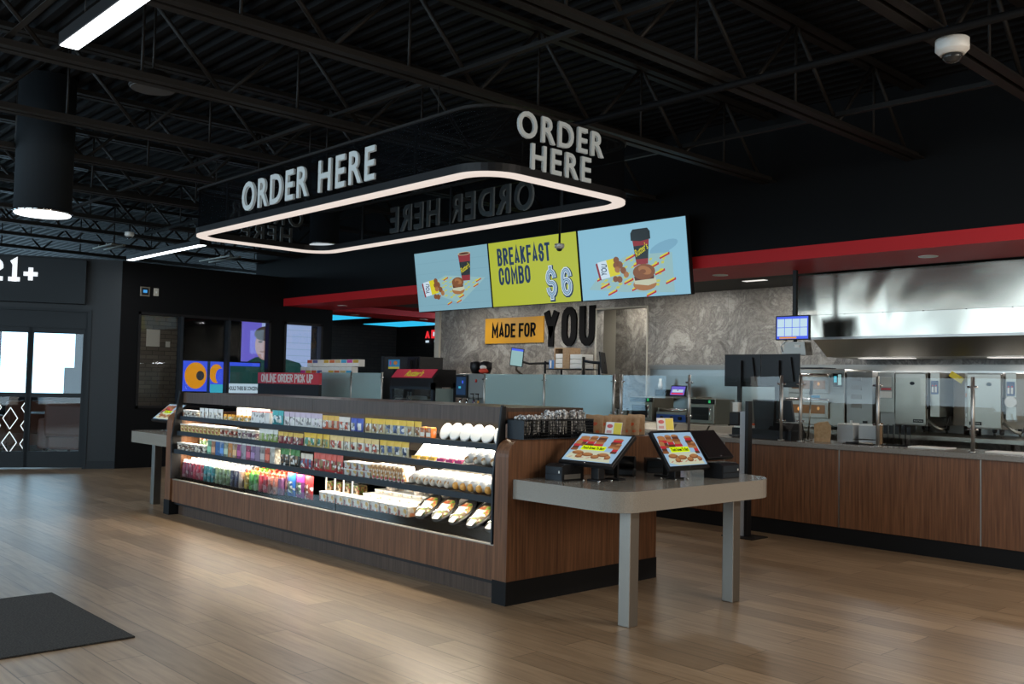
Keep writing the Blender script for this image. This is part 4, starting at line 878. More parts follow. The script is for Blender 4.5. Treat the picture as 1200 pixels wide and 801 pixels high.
def guard(xs, label, m, y=8.42, h=.645, single=False):
    t = thing('glass_guard', label, 'glass guard', (xs[0], y, CT), 0, 'glass guards on the kitchen counter'); xs = [x-xs[0] for x in xs]
    for x in xs:
        b = MB(); b.cyl(x, 0, 0, h, .016, M['post'], 14); b.cyl(x, 0, 0, .012, .034, M['post'], 14); p = b.build('post', t)
        for z in (.20, .56):
            b = MB(); b.tube([(x-.045, 0, z), (x+.045, 0, z)], .009, M['chrome'], 8); b.build('clamp', p)
    for a, c in zip(xs, xs[1:]):
        b = MB(); b.box(a+.022, c-.022, -.005, .005, .05, h-.012, m); b.build('pane', t)
guard((-13.62, -12.71, -11.88), 'frosted glass guard at the left end of the kitchen counter, by the red-headed pick-up panel', M['frost'])
guard((-9.53, -8.402, -7.26), 'frosted glass guard of two panes under the menu screens, right of the coffee machine', M['frost'])
guard((-7.15, -6.19, -5.07), 'clear glass guard before the pair of black monitors', M['glass'])
guard((-4.86, -4.077, -3.238, -2.3), 'clear glass guard before the steel steamers at the right', M['glass'])
# pick-up cabinet with sign
t = thing('pickup_panel', 'dark slate standing panel with a red header lettered for online order pick up', 'sign panel')
b = MB(); b.box(-14.48, -12.70, 7.60, 7.95, 0, .03, M['black']); b.box(-14.48, -12.58, 7.75, 7.80, .031, 1.345, M['slate']); b.build('body', t)
b = MB(); b.box(-14.48, -12.58, 7.745, 7.80, 1.347, 1.525, mat('red_sign_face', (.36, .035, .05), .45, 0, (.5, .04, .06), .12)); h_ = b.build('header_sign', t)
o = block('ONLINE ORDER PICK UP', 1.62, .135, .022, M['letter'], 'lettering', h_, (-13.55, 7.7445, 1.436), .004)
# hot-food warmer
t = thing('food_warmer', 'black hot-food warmer with a slanted red sign, left of the coffee machine', 'food warmer', (-11.14, 8.44, CT))
b = MB()
for q in ((-.56, .48, 0, .42, 0, .09), (-.56, -.50, 0, .05, .09, .40), (.43, .48, 0, .05, .09, .50), (-.56, -.50, .37, .42, .09, .50), (.43, .48, .37, .42, .09, .50), (-.56, .48, 0, .05, .40, .44)): b.box(*q, M['navy_metal'])
b.prism([(0, .44), (.42, .44), (.42, .695), (.12, .695), (0, .56)], 'x', -.56, .48, M['black']); b.build('body', t)
b = MB(); b.prism([(.004, .565), (.118, .69), (.112, .697), (-.003, .572)], 'x', -.53, .44, paint((.50, .04, .07), .4)); p = b.build('red_panel', t)
o = text("Rutter's", .42, .12, paint((.60, .62, .04)), 'lettering', p, depth=.002, bold=.02, shear=.35); o.matrix_basis = Matrix.Translation((-.02, .054, .634)) @ Matrix.Rotation(math.radians(-42), 4, 'X')
for z in (.10, .25):
    b = MB(); b.box(-.50, .43, .06, .36, z, z+.012, M['steel']); b.build('shelf', t)
for x0, x1 in ((-.50, -.04), (-.03, .43)):
    b = MB(); b.box(x0, x1, .010, .016, .09, .40, M['glass']); d = b.build('door', t)
    b = MB(); b.box(x1-.05 if x0 < -.2 else x0+.01, x1-.02 if x0 < -.2 else x0+.03, -.03, -.012, .14, .36, M['chrome']); b.box(x1-.05 if x0 < -.2 else x0+.01, x1-.02 if x0 < -.2 else x0+.03, -.012, .012, .24, .26, M['chrome']); b.build('handle', d)
b = MB(); b.box(.482, .486, .05, .37, .10, .42, M['frost']); b.build('side_glass', t)
b = MB(); b.box(-.3, .2, .12, .30, .263, .30, M['steel']); b.build('pan', t)
# coffee machine and syrup bottles
t = thing('coffee_machine', 'steel coffee machine with black touch screen and dark bean hoppers', 'coffee machine', (-10.05, 8.62, CT))
b = MB(); b.box(-.30, .30, 0, .42, .30, .64, M['steel_dark'], .01); b.box(-.30, .30, .20, .42, 0, .30, M['steel_dark']); b.box(-.30, .30, -.02, .20, 0, .04, M['black']); b.build('body', t)
b = MB(); b.box(-.29, -.05, -.03, -.001, .30, .62, M['black'], .006); s_ = b.build('display', t)
b = MB(); b.flat(rect(-.27, -.07, .34, .59), -.031, SC['navy']); b.flat(rect(-.22, -.17, .43, .46), -.032, SC['cyan']); b.flat(rect(-.15, -.12, .50, .54), -.032, SC['bluel']); b.build('screen', s_)
for x in (-.12, .09):
    b = MB(); b.lathe([(.06, .64), (.085, .72), (.085, .80), (.04, .82)], M['black'], 16, at=(x, .2, 0)); b.build('bean_hopper', t)
for x in (-.17, -.03, .13):
    b = MB(); b.cyl(x, -.035, .19, .28, .018, M['chrome'], 10); b.tube([(x, -.035, .27), (x, .01, .29)], .012, M['chrome'], 8); b.build('spout', t)
for x in (-.19, -.02):
    b = MB(); b.lathe([(.04, .04), (.042, .17), (.03, .18)], M['steel'], 14, at=(x, -.03+.08, 0)); b.build('milk_jug', t)
b = MB(); b.cyl(.12, -.002, .52, .56, .015, paint((.6, .03, .02)), 10); b.build('red_button', t)
for i, (x, c) in enumerate(((-9.80, (.08, .05, .10)), (-9.70, (.55, .28, .05)))):
    t = thing('syrup_bottle', '%s syrup bottle with white label and pump, right of the coffee machine' % ('dark', 'orange')[i], 'bottle', (x, 8.46, CT), 0, 'syrup bottles')
    b = MB(); b.lathe([(.033, 0, paint(c)), (.035, .12, WH), (.035, .19, paint(c)), (.013, .24, paint(c)), (.013, .27, paint(c))], WH, 14); b.build('glass_body', t)
    b = MB(); b.cyl(0, 0, .27, .36, .006, M['black'], 8); b.box(-.008, .008, -.05, .01, .355, .368, M['black']); b.build('pump', t)
o = thing('cleaning_cloth', 'crumpled red and white cloth on top of the coffee machine', 'cloth', (-9.84, 8.67, CT+.642)); b = MB(); b.blob((0, 0, .035), (.07, .055, .035), paint((.60, .06, .03), .8), 14, 8, .8, jitter=.08); b.build('red_fold', o); b = MB(); b.blob((-.01, .0, .085), (.05, .045, .03), M['paper'], 12, 8, jitter=.12); b.build('white_fold', o)
# coloured sauce rack at the left
t = thing('sauce_rack', 'two-tier rack of brightly labelled sauce boxes at the left end of the kitchen counter', 'rack', (-13.80, 8.62, CT))
b = MB(); b.box(-.82, .82, .0, .30, 0, .60, M['black']); b.box(-.82, .82, -.02, .32, .60, .615, M['black']); b.build('stand', t)
pal = [(.62, .05, .30), (.65, .40, .05), (.66, .10, .04), (.10, .12, .30), (.75, .72, .68), (.68, .42, .04), (.64, .15, .05), (.60, .44, .22), (.05, .38, .62)]
for tier in (0, 1):
    for k in range(9):
        x = -.80+.178*k; y0 = .0+.13*tier; z0 = .616+.125*tier
        b = MB(); b.box(x, x+.165, y0, y0+.12, z0, z0+.115, M['paper'], .004); b.box(x+.006, x+.159, y0-.003, y0-.001, z0+(.06 if tier else .01), z0+(.11 if tier else .055), paint(pal[(k+tier*2) % 9])); b.build('sauce_box', t)
# dark till cabinet, register screen, small poster
t = thing('till_cabinet', 'plain dark grey cabinet standing behind the food warmer', 'cabinet', (-12.32, 9.06, 0)); b = MB(); b.box(-.42, .42, .0, .55, 0, 1.82, mat('dark_grey_laminate', (.014, .014, .015), .5)); b.build('body', t); b = MB(); b.box(-.50, -.43, .0, .55, 0, 1.83, M['navy_metal']); b.build('side_panel', t)
def monitor(loc, rz, label, w, h, stand_h, tilt=0, lit=None, group=None, pole=True):
    t = thing('monitor', label, 'monitor', loc, rz, group); mx = Matrix.Translation((0, 0, stand_h)) @ Matrix.Rotation(math.radians(tilt), 4, 'X')
    b = MB(); b.box(-w/2, w/2, 0, .018, 0, h, M['black'], .004); b.prism([(-w*.38, .06), (w*.38, .06), (w*.30, h*.9), (-w*.30, h*.9)], 'y', .018, .045, M['black']); d = b.build('display', t, mx=mx)
    b = MB(); b.box(-w/2+.012, w/2-.012, -.0008, 0, .02, h-.012, lit or M['black']); b.build('screen', d)
    if pole:
        b = MB(); b.box(-.022, .022, .05, .08, 0, stand_h+h*.8, M['black']); b.box(-.03, .03, .036, .05, stand_h+h*.35, stand_h+h*.6, M['black']); b.build('pole', t)
        b = MB(); b.box(-.11, .11, -.03, .10, 0, .012, M['black'], .003); b.build('foot', t)
    return t, d
monitor((-11.83, 8.985, CT), PI*.95, 'black register monitor seen from behind, above the food warmer', .40, .30, .60)
t = thing('promo_sign', 'small blue and yellow promo sign standing left of the register monitor', 'sign', (-11.80, 8.58, CT+.001)); b = MB(); b.box(-.01, .01, 0, .02, 0, .72, M['black']); b.box(-.06, .06, -.03, .05, 0, .01, M['black']); b.build('stand', t)
b = MB(); b.box(-.14, .14, -.006, -.0005, .70, .84, paint((.05, .28, .55))); s_ = b.build('board', t); b = MB(); b.flat(rect(-.14, .14, .70, .73), -.0065, paint((.75, .60, .05))); b.flat(ell(.04, .79, .05, .03), -.0065, paint((.70, .25, .05))); b.flat(rect(-.11, -.07, .76, .82), -.0065, paint((.65, .08, .2))); b.build('print', s_)
# till screens on the wall side, under the menu lettering
t = thing('arm_tablet', 'tall lit order tablet on a black arm under the yellow wall sign', 'tablet', (-10.84, 10.22, 1.70)); mx = Matrix.Rotation(math.radians(8), 4, 'Y') @ Matrix.Rotation(math.radians(25), 4, 'Z')
b = MB(); b.box(-.11, .11, 0, .02, 0, .29, M['black'], .004); d = b.build('display', t, mx=mx); b = MB(); b.box(-.098, .098, -.001, -.0002, .012, .278, SC['teal']); b.flat(rect(-.098, .098, .245, .278), -.0012, SC['bluel']); b.build('screen', d)
b = MB(); b.tube([(0, .03, .10), (.10, .2, .05), (.30, .3, .06), (.36, .55, .06)], .018, M['black'], 8); b.box(.33, .39, .55, .575, -.04, .16, M['black']); b.build('arm', t)
b = MB(); b.tube([(-.02, .04, .06), (-.09, .10, -.05), (-.02, .2, -.16)], .02, M['steel_dark'], 8); b.build('cable_bracket', t)
t = thing('wire_shelf', 'black wire shelf under the wall lettering carrying boxes', 'shelf', (-9.83, 10.25, 0))
b = MB()
for x in (-.39, .39):
    for y in (0, .36): b.box(x-.012, x+.012, y-.012, y+.012, 0, 1.78, M['black'])
b.build('upright', t); b = MB(); b.box(-.39, .39, -.01, .37, 1.655, 1.668, M['black']); b.build('shelf_board', t)
t = thing('kraft_box', 'open-fronted brown cardboard box on the wire shelf', 'box', (-9.90, 10.28, 1.669)); b = MB()
for q in ((-.16, .16, 0, .24, 0, .01), (-.16, -.14, 0, .24, .01, .30), (.02, .16, 0, .24, .01, .30), (-.16, .16, 0, .24, .30, .315), (-.14, .02, .22, .24, .01, .30)): b.box(*q, M['kraft'])
b.build('body', t)
for k in range(3):
    o = MB(); o.box(-10.035, -9.885, 10.285, 10.48, 1.681+.072*k, 1.748+.072*k, M['paper'], .004); o = o.build('napkin_pack'); tag(o, 'white napkin pack inside the brown open box, %s of three' % ('lowest', 'middle', 'topmost')[k], 'napkins', 'napkin packs')
for k in range(3):
    o = MB(); o.box(-9.73, -9.48, 10.28, 10.52, 1.6695+.072*k, 1.738+.072*k, M['paper'], .006); o = o.build('takeout_box'); tag(o, 'white takeaway box stacked right of the brown box, %s of three' % ('lowest', 'middle', 'topmost')[k], 'box', 'takeaway boxes')
o = MB(); o.box(-10.19, -10.07, 10.30, 10.45, 1.669, 1.80, paint((.08, .22, .5)), .004); o.box(-10.165, -10.13, 10.295, 10.299, 1.68, 1.79, M['paper']); o = o.build('carton'); tag(o, 'small blue and white carton at the left end of the wire shelf', 'box')
t = thing('arm_monitor', 'black monitor on a long arm, turned edge-on beside the passage', 'monitor', (-9.06, 10.28, 1.60)); mx = Matrix.Rotation(math.radians(-58), 4, 'Z') @ Matrix.Rotation(math.radians(8), 4, 'X')
b = MB(); b.box(-.22, .22, 0, .022, 0, .31, M['black'], .005); b.build('display', t, mx=mx)
b = MB(); b.tube([(-.02, .03, .15), (-.18, .0, .16), (-.34, -.06, .18)], .022, M['navy_metal'], 8); b.tube([(-.34, -.06, -1.6), (-.34, -.06, .24)], .025, M['black'], 8); b.build('arm', t)
# wall lettering
b = MB(); b.box(-12.21, -10.80, 10.775, 10.798, 2.102, 2.530, paint((.58, .275, .008), .5)); o = b.build('wall_sign'); tag(o, 'yellow-orange wall sign reading made for, on the stone wall', 'sign')
block('MADE FOR', 1.06, .235, .040, M['black_soft'], 'lettering', o, (-11.50, 10.7745, 2.315), .006)
o = block('YOU', 1.10, .62, .115, M['black_soft'], 'wall_lettering', None, (-10.245, 10.797, 2.342), .03, .55); tag(o, 'big black word letters on the stone wall right of the yellow sign', 'lettering')

# ------------------------------------------------------------ kitchen equipment
b = MB(); b.box(-8.62, 4.1, 10.785, 10.799, .95, 1.67, brushed('back_splash_steel', (.42, .41, .38), .32, (2, 2, 30))); struct(b.build('trim_5'))
b = MB(); b.box(-8.62, 4.1, 10.775, 10.799, 1.671, 1.74, M['steel_dark']); struct(b.build('trim_6'))
def table(name, label, x0, x1, y0, y1, h, legs):
    t = thing(name, label, 'table')
    b = MB(); b.box(x0, x1, y0, y1, h-.04, h, M['steel']); b.build('top', t); b = MB(); b.box(x0+.03, x1-.03, y0+.04, y1-.04, .25, .28, M['steel_dark']); b.build('under_shelf', t)
    for x in legs:
        for y in (y0+.05, y1-.05):
            b = MB(); b.cyl(x, y, 0, h-.041, .02, M['steel'], 10); b.build('leg', t)
table('work_table', 'steel back table holding the two microwaves and warmer', -9.0, -6.35, 9.75, 10.72, .95, (-8.9, -7.6, -6.45))
table('work_table', 'low steel stand under the oven and the steamers', -6.2, -2.2, 9.65, 10.72, .985, (-6.1, -4.9, -3.7, -2.3))
t = thing('prep_rail', 'low steel ingredient rail with lids right behind the counter front', 'prep rail', (0, 0, 0)); b = MB(); b.box(-8.4, -5.5, 9.10, 9.55, 0, .90, M['steel_dark']); b.build('body', t)
for k in range(6):
    x = -8.36+.475*k; b = MB(); b.prism([(9.12, .905), (9.52, .905), (9.52, .985), (9.20, .985)], 'x', x, x+.45, M['steel']); b.build('lid', t)
def microwave(x, label):
    t = thing('microwave', label, 'microwave', (x, 9.90, .951), 0, 'steel microwaves'); w, d, h = .40, .45, .335
    b = MB(); b.box(-w/2, w/2, .02, d, .02, h, M['steel'], .008)
    for sx in (-1, 1):
        for y in (.06, d-.06): b.cyl(sx*(w/2-.05), y, 0, .02, .015, M['black'], 8)
    b.build('body', t)
    b = MB(); b.box(-w/2, w/2, -.012, .019, .025, .268, M['steel'], .008); dr = b.build('door', t)
    b = MB(); b.box(-w*.36, w*.30, -.014, -.0125, .07, .23, M['black']); b.build('window', dr)
    b = MB(); b.tube([(w*.40, -.013, .07), (w*.40, -.045, .08), (w*.40, -.045, .22), (w*.40, -.013, .23)], .009, M['chrome'], 8); b.build('handle', dr)
    b = MB(); b.box(-w*.46, w*.46, -.010, .019, .272, .332, M['black'], .003); p = b.build('control_panel', t)
    b = MB(); b.box(w*.28, w*.36, -.012, -.0105, .285, .32, SC_GREEN); b.build('display_light', p)
SC_GREEN = light('green_display', (.05, .8, .25), .5)
microwave(-8.06, 'steel microwave standing left of the blue-panelled warmer'); microwave(-7.09, 'steel microwave standing right of the blue-panelled warmer')
t = thing('roller_grill', 'steel warmer with a blue control panel between the microwaves', 'warmer', (-7.58, 9.93, .951)); b = MB(); b.box(-.24, .24, 0, .42, .012, .15, M['steel']); b.build('body', t); b = MB(); b.box(-.235, .235, -.006, -.0005, .03, .12, paint((.03, .10, .42))); p = b.build('control_panel', t)
for x in (-.14, .02, .15):
    b = MB(); b.tube([(x, -.007, .075), (x, -.03, .075)], .024, M['black'], 12); b.build('knob', p)
b = MB()
for k in range(6): b.tube([(-.22, .05+.06*k, .18), (.22, .05+.06*k, .18)], .016, M['chrome'], 8)
for sx in (-.225, .225): b.box(sx-.006, sx+.006, .02, .38, .151, .20, M['steel'])
b.build('roller', t)
t = thing('wall_shelf', 'thin steel wall shelf above the left microwave', 'shelf'); b = MB(); b.box(-8.40, -7.55, 10.42, 10.77, 1.28, 1.30, M['steel']); b.build('board', t); b = MB()
for x in (-8.3, -7.65): b.prism([(10.45, 1.279), (10.77, 1.279), (10.77, 1.15)], 'x', x-.01, x+.01, M['steel'])
b.build('bracket', t)
t = thing('counter_tablet', 'small tilted tablet with a pink and blue screen on the steel wall shelf', 'tablet', (-7.93, 10.50, 1.301)); mx = Matrix.Rotation(math.radians(-20), 4, 'X'); b = MB(); b.box(-.13, .13, 0, .02, .005, .16, M['black'], .004); d = b.build('display', t, mx=mx); b = MB(); b.box(-.115, .115, -.001, -.0002, .02, .145, SC['violet']); b.flat(rect(-.09, .09, .06, .10), -.0012, SC['white']); b.flat(rect(-.10, .1, .03, .05), -.0012, SC['redsign']); b.build('screen', d); b = MB(); b.box(-.08, .08, .03, .12, 0, .01, M['black']); b.tube([(0, .03, .09), (0, .09, .005)], .012, M['black'], 6); b.build('stand', t)
t = thing('ticket_box', 'black box with a white bottle beside the small tablet on the wall shelf', 'box', (-8.22, 10.52, 1.301)); b = MB(); b.box(-.10, .10, 0, .15, 0, .09, M['black'], .004); b.build('body', t); b = MB(); b.lathe([(.03, .091), (.033, .15), (.02, .2), (.02, .24)], WH, 12, at=(-.06, .07, 0)); b.build('bottle', t)
for i, x in enumerate((-8.78, -8.60, -8.42)):
    t = thing('food_pan', 'deep steel food pan left of the microwaves, %s of three' % nth(i, 3), 'pan', (x, 9.95, .951), 0, 'steel food pans')
    b = MB()
    for q in ((-.08, .08, 0, .30, 0, .004), (-.08, -.076, 0, .30, .004, .15), (.076, .08, 0, .30, .004, .15), (-.076, .076, 0, .004, .004, .15), (-.076, .076, .296, .30, .004, .15)): b.box(*q, M['steel'])
    b.build('pan', t); b = MB(); b.box(-.085, .085, -.006, .306, .151, .158, M['steel_dark']); b.box(-.03, .03, .12, .18, .158, .175, M['black']); b.build('lid', t)
# pair of monitors, kitchen screen on its ceiling pole, till gear
for i, x in enumerate((-5.83, -5.37)):
    monitor((x, 8.90, CT), PI, 'large black monitor seen from behind on a pole over the counter, %s of the pair' % ('left', 'right')[i], .455, .35, .53, group='paired monitors seen from behind')
t = thing('kitchen_screen', 'lit order screen with eight white cells hanging from a ceiling pole', 'monitor', (-5.30, 9.0, 1.945)); b = MB(); b.box(-.20, .20, 0, .03, 0, .26, M['black'], .005); d = b.build('display', t); b = MB(); b.box(-.185, .185, -.001, -.0002, .012, .248, SC['bluel']); 
for i in range(4):
    for j in range(2): b.flat(rect(-.176+.089*i, -.094+.089*i, .042+.094*j, .130+.094*j), -.0012, SC['panel'])
b.flat(rect(-.15, .05, .016, .034), -.0012, SC['orange']); b.build('screen', d)
b = MB(); b.box(-.02, .02, .035, .075, .10, .745, M['black']); b.build('ceiling_pole', t); b = MB(); b.prism([(-.13, -.16), (.15, -.16), (.13, -.02), (-.09, -.02)], 'y', .02, .16, M['steel_dark']); b.box(.02, .08, .014, .0195, -.08, -.05, M['paper']); b.build('printer_box', t); b = MB(); b.tube([(-.10, .05, 0), (-.17, .06, -.06), (-.15, .08, -.15), (-.08, .08, -.17)], .01, M['white'], 8); b.tube([(0, .06, .02), (0, .06, -.02)], .02, M['black'], 8); b.build('cable', t)
t = thing('till', 'black till terminal and cash box behind the clear guard post', 'till', (-5.23, 8.47, CT)); b = MB(); b.box(-.22, .24, 0, .26, 0, .10, M['black'], .006); b.prism([(0, .10), (.24, .10), (.22, .17), (.06, .17)], 'x', -.02, .24, M['black']); b.build('cash_box', t); b = MB(); b.prism([(-.19, .10), (.02, .10), (.03, .40), (-.22, .40)], 'y', .03, .08, M['black']); b.build('upright_display', t); b = MB(); b.prism([(.04, .18), (.20, .18), (.16, .40), (.05, .40)], 'y', .12, .15, M['black']); b.build('side_display', t); b = MB(); b.tube([(-.2, .0, .02), (-.32, -.03, .01), (-.36, .05, .06), (-.26, .1, .09)], .005, M['black'], 6); b.build('cable', t)
o = MB(); o.box(-5.74, -5.52, 8.56, 8.70, CT+.0005, CT+.10, M['black'], .005); o.box(-5.72, -5.54, 8.57, 8.69, CT+.10, CT+.125, M['paper']); o.box(-5.73, -5.63, 8.565, 8.70, CT+.126, CT+.15, M['kraft']); o = o.build('ticket_tray'); tag(o, 'black tray of papers left of the till behind the sanitizer post', 'tray')
# back-of-house: hood, oven, louvred cabinet, steamers
t = thing('exhaust_hood', 'huge brushed stainless exhaust hood over the oven and steamers', 'exhaust hood', (0, 0, 0))
HP = [(9.50, 2.685), (9.50, 2.24), (9.765, 2.0), (10.03, 1.83), (10.03, 1.80), (10.76, 1.80), (10.76, 2.685)]
b = MB(); b.prism([(9.50, 2.685), (9.50, 2.243), (10.76, 2.243), (10.76, 2.685)], 'x', -5.56, 2.0, M['hood']); b.build('upper_band', t)
b = MB(); b.prism([(9.50, 2.240), (9.512, 2.0), (10.76, 2.0), (10.76, 2.240)], 'x', -5.56, 2.0, M['hood'])
for v in b.bm.verts:
    if v.co.x < -5 and v.co.z < 2.1: v.co.x = -5.45
b.build('lower_band', t)
b = MB(); b.prism([(9.62, 1.998), (9.95, 1.80), (10.76, 1.80), (10.76, 1.998)], 'x', -5.42, 2.0, M['steel_dark']); b.build('inner_baffle', t)
b = MB(); b.box(-5.45, 2.0, 9.512, 9.56, 1.975, 1.999, M['post']); b.build('lip', t)
for k in range(9):
    b = MB(); b.box(-5.4+.42*k, -5.385+.42*k, 9.497, 9.4995, 2.236, 2.245, M['steel_dark']); b.build('rivet', t)
for x in (-4.9, -3.5, -2.1):
    b = MB(); b.box(x-.3, x+.3, 10.25, 10.4, 1.792, 1.799, M['down']); b.build('hood_light', t); area_light('hood_lamp', (x, 10.32, 1.785), (0, -.1, -1), .6, .15, 9, (.95, .97, 1), parent=t)
t = thing('deck_oven', 'steel double-deck pizza oven with two orange-lit windows', 'oven', (-5.57, 10.0, .986)); b = MB(); b.box(-.36, .34, 0, .70, .04, .68, M['steel'], .008)
for sx in (-.3, .28):
    for y in (.06, .62): b.cyl(sx, y, 0, .04, .025, M['black'], 8)
b.build('body', t)
for z in (.12, .40):
    b = MB(); b.box(-.34, .16, -.03, -.001, z, z+.20, M['steel'], .006); d = b.build('door', t)
    b = MB(); b.box(-.30, .12, -.032, -.0305, z+.05, z+.15, mat('oven_window', (.05, .03, .015), .15, 0, (.9, .42, .14), .10)); w_ = b.build('window', d)
    b = MB(); b.blob((-.20, -.034, z+.10), (.022, .006, .024), SC['amber'], 10, 8); b.blob((.04, -.034, z+.11), (.016, .005, .02), light('oven_lamp', (1, .5, .15), .5), 10, 8); b.build('oven_lamp', w_)
    b = MB(); b.tube([(-.36, -.02, z+.185), (-.36, -.075, z+.215), (.18, -.075, z+.215), (.18, -.02, z+.185)], .014, M['chrome'], 8); b.build('handle', d)
b = MB(); b.box(.20, .315, -.008, -.001, .48, .63, M['black'], .003); p = b.build('control_panel', t); b = MB(); b.flat(rect(.215, .25, .53, .60), -.0085, SC['cyan']); b.flat(rect(.265, .305, .50, .62), -.0085, SC['teal']); b.build('display', p)
b = MB(); b.box(-.30, .05, .05, .35, .681, .70, M['black']); b.build('top_tray', t)
t = thing('louvred_cabinet', 'dull steel cabinet with four louvres between oven and steamers', 'cabinet', (-5.08, 10.02, .986)); b = MB(); b.box(-.135, .165, 0, .62, .01, .655, M['steel_dark'], .004); b.build('body', t)
for k in range(4):
    b = MB(); b.prism([(-.012, .25+.10*k), (0, .25+.10*k), (0, .30+.10*k)], 'x', -.08, .04, M['steel_dark']); b.build('louvre', t)
b = MB(); b.box(-.09, -.06, -.012, -.001, .07, .11, M['white']); b.box(.06, .11, -.012, -.001, .085, .11, M['black']); b.build('switch', t)
def steamer(x, label, left, tagl, gauge):
    t = thing('steamer', label, 'steamer', (x, 9.95, .986), 0, 'steel steamers'); H0, H1 = .085, .645
    if left:
        b = MB(); b.box(-.20, -.012, .0, .62, H0+.13, H1, M['steel'], .004); d = b.build('side_box', t)
        b = MB(); b.box(-.175, -.035, -.004, -.0005, .36, .61, M['steel_dark']); b.flat(rect(-.17, -.04, .37, .44), -.0045, M['paper']); b.flat(rect(-.16, -.05, .455, .475), -.0045, paint((.55, .04, .05))); b.flat(rect(-.165, -.045, .49, .60), -.0045, paint((.50, .50, .46))); b.build('notice_sticker', d)
    b = MB(); b.box(0, .34, .0, .62, H0, H1, M['steel_dark'], .004); b.build('body', t)
    b = MB(); b.box(.006, .334, -.03, -.001, H0+.01, H1-.01, M['steel'], .006); d = b.build('door', t)
    b = MB(); b.prism(ell(.19 if left else .22, .53, .026, .018, 16), 'y', -.033, -.0305, M['navy_metal']); b.build('badge', d)
    b = MB(); b.box(.20 if left else .03, .31 if left else .15, -.033, -.0305, .12, .155, M['black']); n_ = b.build('name_plate', d); text('AccuTemp', .09, .018, M['steel'], 'lettering', n_, (.255 if left else .09, -.0335, .1375), .0006, .02)
    b = MB(); b.tube([(.35, -.03, .27), (.36, -.055, .30), (.36, -.055, .36), (.35, -.03, .40)], .010, M['black'], 8); b.build('latch_handle', d)
    b = MB(); b.box(.365, .465, .0, .5, H0+.10, H1, M['steel'], .004); c_ = b.build('control_box', t)
    b = MB(); b.box(.375, .45, -.005, -.0005, .42, .56, paint((.02, .05, .16))); b.build('control_panel', c_)
    b = MB()
    for k in range(2): b.box(.385+.032*k, .405+.032*k, -.010, -.0055, .44, .50, M['white']); b.box(.388+.032*k, .402+.032*k, -.010, -.0055, .505, .515, paint((.7, .03, .03)))
    b.build('switch', c_)
    if gauge:
        b = MB(); b.tube([(.415, -.004, .36), (.415, -.02, .36)], .055, M['white'], 20); b.build('gauge', c_)
    b = MB(); b.tube([(.35, -.02, .15), (.47, -.05, .07), (.52, -.03, .06)], .016, M['steel'], 8); b.tube([(.36, -.01, .14), (.45, .0, .06), (.52, .02, .07), (.55, .05, .2)], .008, M['black'], 6); b.build('drain_pipe', t)
    for xx in (.06, .31):
        for y in (.06, .56):
            b = MB(); b.lathe([(.012, 0, M['steel']), (.012, .03, M['black']), (.022, .035, M['black']), (.026, .084, M['black'])], M['black'], 10, at=(xx, y, 0)); b.build('leg', t)
    if left:
        b = MB(); b.box(-.19, -.03, .05, .55, 0, H0+.129, M['steel_dark']); b.build('support_leg', t)
    return t
t = steamer(-4.62, 'steel steamer with a sticker-covered side box, left one of the two', True, True, False)
t2 = steamer(-3.88, 'steel steamer with a round white gauge, at the right edge', False, False, True)
t = thing('boiler_cabinet', 'angled steel boiler side with red dots, between the two steamers', 'cabinet', (-4.07, 10.12, .986)); b = MB(); b.prism([(-.04, .06), (.10, .0), (.165, .0), (.165, .55), (.10, .60), (-.04, .60)], 'z', 0.10, .645, M['steel_dark']); b.build('body', t); b = MB(); b.cyl(0, .3, 0, .10, .03, M['black'], 8); b.cyl(.12, .3, 0, .10, .03, M['black'], 8); b.build('leg', t)
b = MB(); b.box(.105, .16, -.004, -.0005, .40, .44, paint((.5, .20, .08))); b.box(.11, .155, -.004, -.0005, .20, .23, M['paper']); b.build('label', t)
b = MB()
for z in (.13, .16): b.tube([(.14, -.006, z), (.14, -.0005, z)], .010, paint((.6, .03, .03)), 8)
b.build('red_dot', t)
b = MB(); mx = Matrix.Translation((-4.02, 10.03, 1.585)) @ Matrix.Rotation(math.radians(32), 4, 'Y'); b.box(-.075, .075, 0, .012, -.03, .03, paint((.80, .60, .01), .5), .002, mx); o = b.build('yellow_tag'); tag(o, 'bright yellow tag hanging tilted at the top between the two steamers', 'tag')
b = MB(); b.tube([(-4.02, 10.042, 1.60), (-4.03, 10.11, 1.62)], .004, M['steel'], 6); c = b.build('hook'); c.parent = o
# things on the right part of the counter
b = MB(); mx = Matrix.Translation((-4.77, 8.68, CT+.0005)) @ Matrix.Rotation(.5, 4, 'Z'); b.prism([(-.075, 0), (.075, 0), (.082, .15), (.05, .20), (-.03, .19), (-.08, .17)], 'y', -.045, .045, M['kraft']); b.prism([(-.06, .02), (.05, .06), (.03, .15), (-.05, .13)], 'y', -.052, -.045, M['kraft']); o = b.build('paper_bag', mx=mx); tag(o, 'crumpled brown paper bag on the counter beside the blue-handled peel', 'paper bag')
t = thing('pizza_peel', 'thin steel tool with a black grip and blue clip, leaning in front of the oven', 'tool', (-4.935, 8.70, CT)); b = MB(); b.tube([(0, 0, .004), (.025, 0, .46)], .008, M['steel'], 8); b.build('shaft', t); b = MB(); b.tube([(.025, 0, .46), (.034, 0, .60)], .017, M['black'], 10); b.build('grip', t); b = MB(); b.box(.04, .12, -.012, .012, .43, .455, paint((.02, .26, .50)), .003); b.tube([(.02, 0, .443), (.05, 0, .443)], .008, paint((.02, .26, .50)), 8); b.build('clip', t); b = MB(); b.cyl(0, 0, 0, .012, .05, M['steel'], 14); b.build('foot', t)
